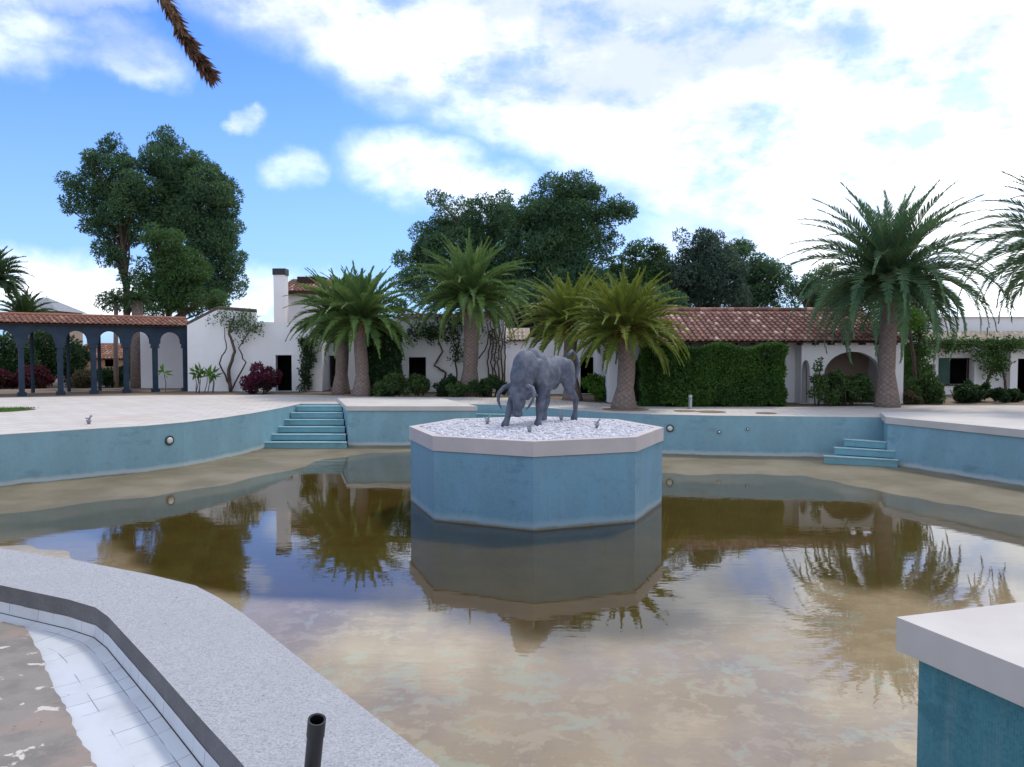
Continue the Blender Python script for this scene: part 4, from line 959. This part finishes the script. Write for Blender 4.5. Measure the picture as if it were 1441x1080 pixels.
# ------------------------------------------------------------------ pines
RNG = np.random.default_rng(101)
pine('pine_tree', 'left half of the big pine clump, airy crown leaning left above the arcade', gnd(186, 56), [(150, 235, 42, 30), (165, 215, 30, 22), (125, 270, 42, 30), (120, 305, 40, 22), (165, 300, 42, 50), (155, 350, 28, 28), (185, 260, 36, 40), (165, 425, 42, 14), (190, 400, 22, 24)], PINE[0], .32, 150, (.55, .95), 95)
pine('pine_tree', 'tallest round-topped pine above the arcade and the left white house', gnd(262, 58), [(232, 200, 24, 24), (240, 240, 42, 40), (285, 245, 34, 28), (275, 290, 56, 48), (310, 270, 26, 18), (300, 345, 44, 42), (270, 395, 62, 42), (318, 315, 22, 20), (320, 370, 26, 28), (235, 300, 34, 48)], PINE[0], .4, 210, (.6, 1.05), 95)
pine('pine_tree', 'smaller bright green pine in front of the tallest one at left', gnd(232, 50), [(235, 345, 30, 32), (235, 390, 44, 36), (262, 380, 36, 34), (225, 425, 46, 20), (275, 425, 56, 22)], PINE[1], .25, 120, (.5, .85), 110)
pine('pine_tree', 'broad dark pine rising behind the centre house, left of its neighbour', gnd(640, 54), [(645, 300, 56, 30), (600, 335, 36, 28), (580, 370, 32, 26), (640, 350, 66, 40), (680, 320, 40, 34), (620, 395, 60, 36), (690, 390, 60, 44), (705, 320, 30, 36), (700, 290, 22, 20)], PINE[0], .4, 170, (.7, 1.1), 90)
pine('pine_tree', 'tallest centre pine with domed crown above the bull', gnd(790, 52), [(790, 262, 42, 28), (755, 300, 48, 34), (800, 310, 56, 40), (850, 295, 36, 26), (872, 305, 26, 20), (770, 350, 66, 40), (830, 350, 44, 24), (790, 400, 76, 46), (860, 335, 18, 14), (720, 320, 26, 34), (820, 280, 34, 24)], PINE[0], .42, 210, (.65, 1.05), 95)
pine('pine_tree', 'low rounded pine between the centre pine and the grey-green one', gnd(905, 56), [(905, 362, 42, 24), (925, 395, 48, 34), (880, 400, 46, 34)], PINE[1], .3, 80, (.6, 1.0), 95)
pine('pine_tree', 'grey-green bushy pine behind the tiled roof, right of centre', gnd(985, 55), [(985, 345, 38, 26), (1000, 385, 52, 42), (960, 400, 42, 40), (1010, 425, 60, 24)], PINE[2], .3, 120, (.6, .95), 100)
pine('pine_tree', 'dark pine at the right end of the roofline clump', gnd(1055, 58), [(1045, 365, 30, 24), (1070, 395, 34, 34), (1050, 425, 50, 22), (1085, 380, 20, 12)], PINE[0], .28, 90, (.55, .9), 100)
pine('pine_tree', 'low dark pine behind the big right palm, left of its trunk', gnd(1150, 56), [(1130, 400, 32, 22), (1165, 405, 42, 30), (1200, 410, 36, 30), (1140, 425, 44, 18)], PINE[0], .25, 80, (.55, .9), 95)
pine('pine_tree', 'thin open tree just right of the big palm trunk', gnd(1298, 52), [(1285, 385, 26, 26), (1300, 415, 28, 24), (1318, 432, 14, 12), (1275, 430, 22, 20)], PINE[2], .2, 36, (.4, .7), 80)
pine('cypress_tree', 'dark evergreen behind the gap between centre house and yellow palms', gnd(760, 47), [(760, 440, 44, 46), (730, 430, 30, 36), (800, 450, 44, 40)], PINE[0], .25, 70, (.6, .9), 110, group='evergreens behind the centre')
pine('cypress_tree', 'dark evergreen mass filling behind the tiled house left end', gnd(900, 46), [(860, 445, 50, 40), (920, 435, 44, 34), (560, 432, 1, 1)], PINE[0], .25, 70, (.6, .9), 110, group='evergreens behind the centre')
# ------------------------------------------------------------------ hedges and shrubs
xa, xb = xs(903, 29.8), xs(1105, 29.8)
bush('clipped_hedge', 'tall clipped dark green hedge in front of the tiled house', ((xa+xb)/2, 30.1, 0), ((xb-xa)/2, .65, 1.14), 70000, HEDGE, 'hedge', leaf=(.11, .06), boxy=True, stems=10)
g = 'shrubs along the house fronts'
def sh(px, Y, w, top, label, m=SHRUB, n=1500, **k):
    rx = w*Y/F/2*1.22; h = zs(top, Y)*1.02; bush('shrub', label, gnd(px, Y), (rx, min(rx, .9), h/2), int(n*2.6), m, group=g, **k)
sh(368, 38.6, 50, 515, 'dark purple bougainvillea bush left of the open door', PURPLE, 2600)
sh(540, 38.0, 34, 462, 'tall dark clipped green column of foliage right of the paired palms', DARKL, 9000, boxy=True)
sh(552, 36.5, 50, 521, 'rounded green shrub right of the paired palm trunks')
sh(590, 36.8, 26, 528, 'small round shrub in front of the centre doorway', n=700)
sh(628, 36.8, 40, 527, 'low dark green shrub left of the centre palm trunk', DARKL)
sh(690, 36.0, 46, 529, 'low green hedge-like shrub right of the centre palm trunk', DARKL)
sh(643, 35.8, 26, 538, 'small pale tuft at the foot of the centre palm', n=600)
sh(845, 33.0, 46, 520, 'yellow-green rounded shrub left of the deck palm trunk', BRIGHT, 1700)
sh(1192, 30.2, 62, 518, 'green shrub standing before the big porch arch', SHRUB, 2200)
sh(1152, 30.0, 20, 500, 'thin tall sapling by the narrow porch door', SHRUB, 360)
sh(1305, 31.5, 52, 528, 'olive-green rounded shrub right of the big palm', SHRUB, 2200)
sh(1362, 32.0, 84, 536, 'wide dark green shrub beneath the shuttered window', DARKL, 3600)
sh(1420, 32.5, 70, 548, 'low dark shrub at the right edge under the house door', DARKL, 2200)
sh(1283, 31.0, 26, 550, 'low purple-brown shrub at the foot of the big palm', OLIVE, 700)
# behind the arcade
g2 = 'garden growth behind the arcade'
for (px, Y, w, top, lb, m_, n) in ((12, 46, 84, 456, 'dense dark bush filling the leftmost arcade bay', DARKL, 4200), (62, 48, 84, 458, 'round-headed dark tree in the second arcade bay', DARKL, 3400), (5, 44, 60, 520, 'magenta bougainvillea at the left edge under the arcade', MAGENTA, 2200),
    (50, 44.5, 60, 515, 'magenta bougainvillea seen in the second arcade bay', MAGENTA, 2000), (106, 47, 50, 468, 'dark open-branched tree in the third arcade bay', DARKL, 1600), (112, 45, 60, 515, 'dry brown shrub seen in the third arcade bay', OLIVE, 1600),
    (157, 45.5, 44, 514, 'dark green rounded shrub seen in the fourth arcade bay', DARKL, 1700), (205, 46, 40, 520, 'straggly brown shrub in the fifth arcade bay', OLIVE, 900), (205, 50, 40, 480, 'green tree top in the fifth arcade bay', DARKL, 1200)):
    rx = w*Y/F/2; h = zs(top, Y); bush('garden_bush', lb, gnd(px, Y), (rx, 1.2, h/2), n*2, m_, group=g2, leaf=(.2, .11))
for (px, Y, r_, lb) in ((163, 45, .14, 'slim bare palm trunk seen through the fourth arcade bay'), (193, 44.5, .36, 'thick brown palm trunk seen through the fifth arcade bay')):
    t_ = thing('tree_trunk', lb, 'tree', gnd(px, Y), g2); a = MB(); a.tube([Vector(gnd(px, Y, -.1)), Vector(gnd(px, Y, 2)), Vector(gnd(px+2, Y, 5.0))], [r_*1.1, r_*.95, r_*.8], 12); a.build('trunk', MTRUNK, t_, True)
    out = [[], []]
    for k in range(26): frond(out, gnd(px+2, Y, 5.0), k*2.4, 1.0-.05*k, 1.3, 1.0, 26, .3, .05)
    V = np.concatenate(out[0]).reshape(-1, 3); mk('crown', V, np.arange(len(V)).reshape(-1, 5), DARKL, t_, rnd=np.concatenate(out[1]))
# climbing vines
def vine(label, base, stems, clumps, m, leaf=(.14, .08), per=60, name='climbing_vine', bark=MBARK):
    t_ = thing(name, label, 'vine', base)
    for (pts, r0, r1) in stems:
        a = MB(); P0 = [Vector(q) for q in pts]; fin = []
        for i in range(len(P0)-1):
            for k in range(4): fin.append(P0[i].lerp(P0[i+1], k/4)+Vector((random.uniform(-.05, .05), random.uniform(-.03, .03), 0)))
        fin.append(P0[-1]); a.tube(fin, [r0+(r1-r0)*k/(len(fin)-1) for k in range(len(fin))], 6)
        a.build('stem', bark, t_, True)
    P, O, Q = clump_points([c[0] for c in clumps], [c[1] for c in clumps], per*3.5, .8, 1); leaves('foliage', P, leaf[0], leaf[1], m, t_, O, .5, Q)
    return t_
Yv = 40.25
d_ = lambda px, py, Y=Yv: D(px, py, Y)
vine('twisted vine with leafy top climbing the left white house wall', gnd(325, Yv), [([d_(325, 551), d_(322, 520), d_(330, 495), d_(322, 470), d_(330, 445)], .10, .05), ([d_(325, 545), d_(309, 512), d_(318, 490), d_(316, 462)], .05, .02), ([d_(328, 548), d_(345, 510), d_(335, 490), d_(352, 465), d_(368, 458)], .045, .02)],
     [(tuple(d_(random.gauss(335, 16), random.gauss(455, 9))), random.uniform(.2, .45)) for _ in range(26)], SHRUB, per=90)
vine('narrow dark green climber beside the left house door', gnd(433, Yv), [([d_(434, 550), d_(430, 500), d_(432, 470)], .06, .03)], [(tuple(d_(432+random.uniform(-6, 6)*(1+.6*(y > 535)), y)), .27) for y in range(482, 550, 4)]+[(tuple(d_(random.uniform(422, 445), random.uniform(470, 490))), .2) for _ in range(5)], DARKL, per=340)
Yw = 39.6
vine('leafy vine on twisting stems left of the centre palm trunk', gnd(620, Yw), [([d_(618, 548, Yw), d_(628, 525, Yw), d_(612, 515, Yw), d_(622, 495, Yw), d_(615, 470, Yw)], .07, .04), ([d_(645, 545, Yw), d_(640, 510, Yw), d_(646, 480, Yw), d_(638, 462, Yw)], .05, .03)],
     [(tuple(d_(random.gauss(620, 24), random.gauss(464, 7), Yw)), random.uniform(.25, .5)) for _ in range(26)]+[(tuple(d_(random.gauss(642, 6), random.gauss(485, 12), Yw)), .3) for _ in range(10)], DARKL, per=110)
vine('bare grey hanging vine at the right corner of the centre house', gnd(695, Yw), [([d_(690+4*k, 545, Yw), d_(686+5*k, 510, Yw), d_(690+4*k, 480, Yw), d_(684+6*k, 452, Yw)], .05, .03) for k in range(6)]+[([d_(675, 505, Yw), d_(684, 490, Yw), d_(690, 465, Yw)], .04, .03)],
     [(tuple(d_(random.gauss(697, 12), random.gauss(470, 18), Yw)), random.uniform(.15, .3)) for _ in range(24)], OLIVE, per=60)
Yx = 32.5
vine('bright green ivy mound spilling over the end of the tiled roof', gnd(1285, Yx), [([d_(1290, 570, Yx), d_(1286, 520, Yx), d_(1280, 450, Yx)], .10, .05)],
     [(tuple(D(random.uniform(1262, 1296), random.uniform(435, 462), Yx+random.uniform(-.3, .6))), random.uniform(.25, .45)) for _ in range(26)], BRIGHT, per=130)
vine('dark ivy curtain hanging beside the far right house', gnd(1292, 33.2), [([d_(1296, 568, 33.2), d_(1292, 500, 33.2), d_(1294, 450, 33.2)], .10, .05)],
     [(tuple(D(random.uniform(1276, 1303), random.uniform(448, 560), 33.4+random.uniform(-.3, .5))), random.uniform(.3, .5)) for _ in range(70)], HEDGE, per=120)
Yy = 36.8
vine('vine garland trained along the eave of the far right house', gnd(1383, Yy), [([d_(1388, 556, Yy), d_(1392, 530, Yy), d_(1402, 500, Yy), d_(1400, 482, Yy)], .08, .04), ([d_(1415, 552, Yy), d_(1410, 520, Yy), d_(1398, 512, Yy)], .06, .04), ([d_(1300, 483, Yy), d_(1400, 486, Yy), d_(1480, 482, Yy)], .04, .04)],
     [(tuple(D(random.uniform(1298, 1480), random.gauss(485, 4), Yy+random.uniform(-.2, .2))), random.uniform(.22, .4)) for _ in range(75)]+[(tuple(D(random.gauss(1401, 11), random.uniform(490, 528), Yy)), random.uniform(.25, .42)) for _ in range(34)], HEDGE, per=100)
# young banana-like plants by the white house
for (px, Y, lb, n) in ((232, 39.4, 'single thin seedling before the end arch of the arcade', 1), (272, 39.2, 'young plant with pale yellow-green leaves against the left house wall', 4), (292, 39.3, 'taller young plant with yellow-green leaves left of the twisted vine', 4)):
    t_ = thing('young_plant', lb, 'plant', gnd(px, Y), 'young plants by the left house'); a = MB(); out = []
    for k in range(n):
        b0 = Vector(gnd(px+random.uniform(-9, 9)*(n > 1), Y)); tp = b0+Vector((random.uniform(-.1, .2), 0, random.uniform(.85, 1.15))); a.tube([b0, b0.lerp(tp, .5)+Vector((.06, 0, 0)), tp], [.025, .02, .012], 5)
        for j in range(9): out.append(np.array(tp)+RNG.normal(0, .05, 3))
    a.build('stem', MBARK, t_); P = np.array(out); leaves('foliage', P, .42, .14, BRIGHT, t_, np.tile([0, 0, .3], (len(P), 1)), .6)
# ------------------------------------------------------------------ small deck things
t_ = thing('bollard_light', 'slim grey bollard light on the deck before the clipped hedge', 'bollard', gnd(972, 28.3)); q = Vector(gnd(972, 28.3))
a = MB(); a.lathe(q, [(.09, 0), (.09, .02), (.065, .03), (.065, .42)], 16); a.build('post', MSTEEL, t_, True)
a = MB(); a.lathe(q, [(.062, .421), (.062, .47)], 16); a.build('lamp_lens', MLIGHT, t_, True)
a = MB(); a.lathe(q, [(.075, .471), (.075, .50), (.03, .515)], 16); a.build('cap', MSTEEL, t_, True)
for (px, py, r_, lb) in ((965, 579, .42, 'dark round cover in the paving nearest the bollard'), (1001, 580, .5, 'wide flat drain cover in the paving right of the bollard'), (1078, 582, .35, 'small flat cover in the paving before the right end of the hedge'), (880, 576.5, .85, 'earth ring round the foot of the deck palm')):
    q = G(px, py); a = MB(); a.lathe(q, [(r_, .001), (r_, .012), (r_*.93, .018)], 20)
    tag(a.build('ground_cover_plate', MEARTH, None, True), lb, 'cover', 'round covers in the deck')
q = G(-5, 578); a = MB(); prism(a, [(q.x+1.1*math.cos(k*.524)*(1+.2*math.sin(k*2)), q.y+.9*math.sin(k*.524)) for k in range(12)], .002, .02); tag(a.build('turf_base', MGRASS), kind='structure')
P = np.array([(q.x+RNG.uniform(-1, 1), q.y+RNG.uniform(-.8, .8), .02) for _ in range(2500)]); o = leaves('turf', P, .08, .012, BRIGHT, None, np.tile([0, 0, 1.], (len(P), 1)), 1.5)
tag(o, 'small patch of green turf in the paving at the left edge', 'grass', kind='stuff')
# leaf litter
L0 = []
for (n, fn, z) in ((260, lambda: (RNG.uniform(-9, -1.5), RNG.uniform(1, 7)), -.243), (500, lambda: (RNG.uniform(-14, 14), RNG.uniform(12, 36)), .004)):
    for _ in range(n):
        x, y = fn()
        if z > 0 and (seg_d(np.array([x, y]), (-30, 0), (-29, 0)) < 0): continue
        L0.append((x, y, z))
def inside(x, y, poly):
    c = False
    for i in range(len(poly)):
        a, b = poly[i], poly[i-1]
        if (a[1] > y) != (b[1] > y) and x < (b[0]-a[0])*(y-a[1])/(b[1]-a[1])+a[0]: c = not c
    return c
rim_poly = RIM_OUT+RIM_IN
P = []
for (x, y, z) in L0:
    if z > 0:
        if inside(x, y, HOLE): continue
        P.append((x, y, .006+RNG.uniform(0, .01)))
    elif inside(x, y, rim_poly): P.append((x, y, .003)) if RNG.random() < .3 else None
    elif not inside(x, y, HOLE) or x > -1.4: continue
    else:
        if min(float(seg_d(np.array([x, y]), RIM_OUT[i], RIM_OUT[i+1])) for i in range(len(RIM_OUT)-1)) > 1.2 and x < -2: P.append((x, y, -.238))
P = np.array(P); nL = len(P); d = unit(nL); d[:, 2] *= .12; w = np.cross(d, np.array([0, 0, 1.])); sc = np.where(P[:, 1] < 8, .022, .05)*RNG.uniform(.6, 1.4, nL)
V = np.empty((nL, 4, 3)); V[:, 0] = P; V[:, 1] = P+d*sc[:, None]*.5+w*sc[:, None]*.25; V[:, 2] = P+d*sc[:, None]; V[:, 3] = P+d*sc[:, None]*.5-w*sc[:, None]*.25; V[:, :, 2] += .004
tag(mk('leaf_litter', V.reshape(-1, 3), np.arange(nL*4).reshape(nL, 4), DRYF, rnd=np.repeat(RNG.random(nL), 4)), 'dry fallen leaves scattered over the paving and the trough silt', 'leaf litter', kind='stuff')
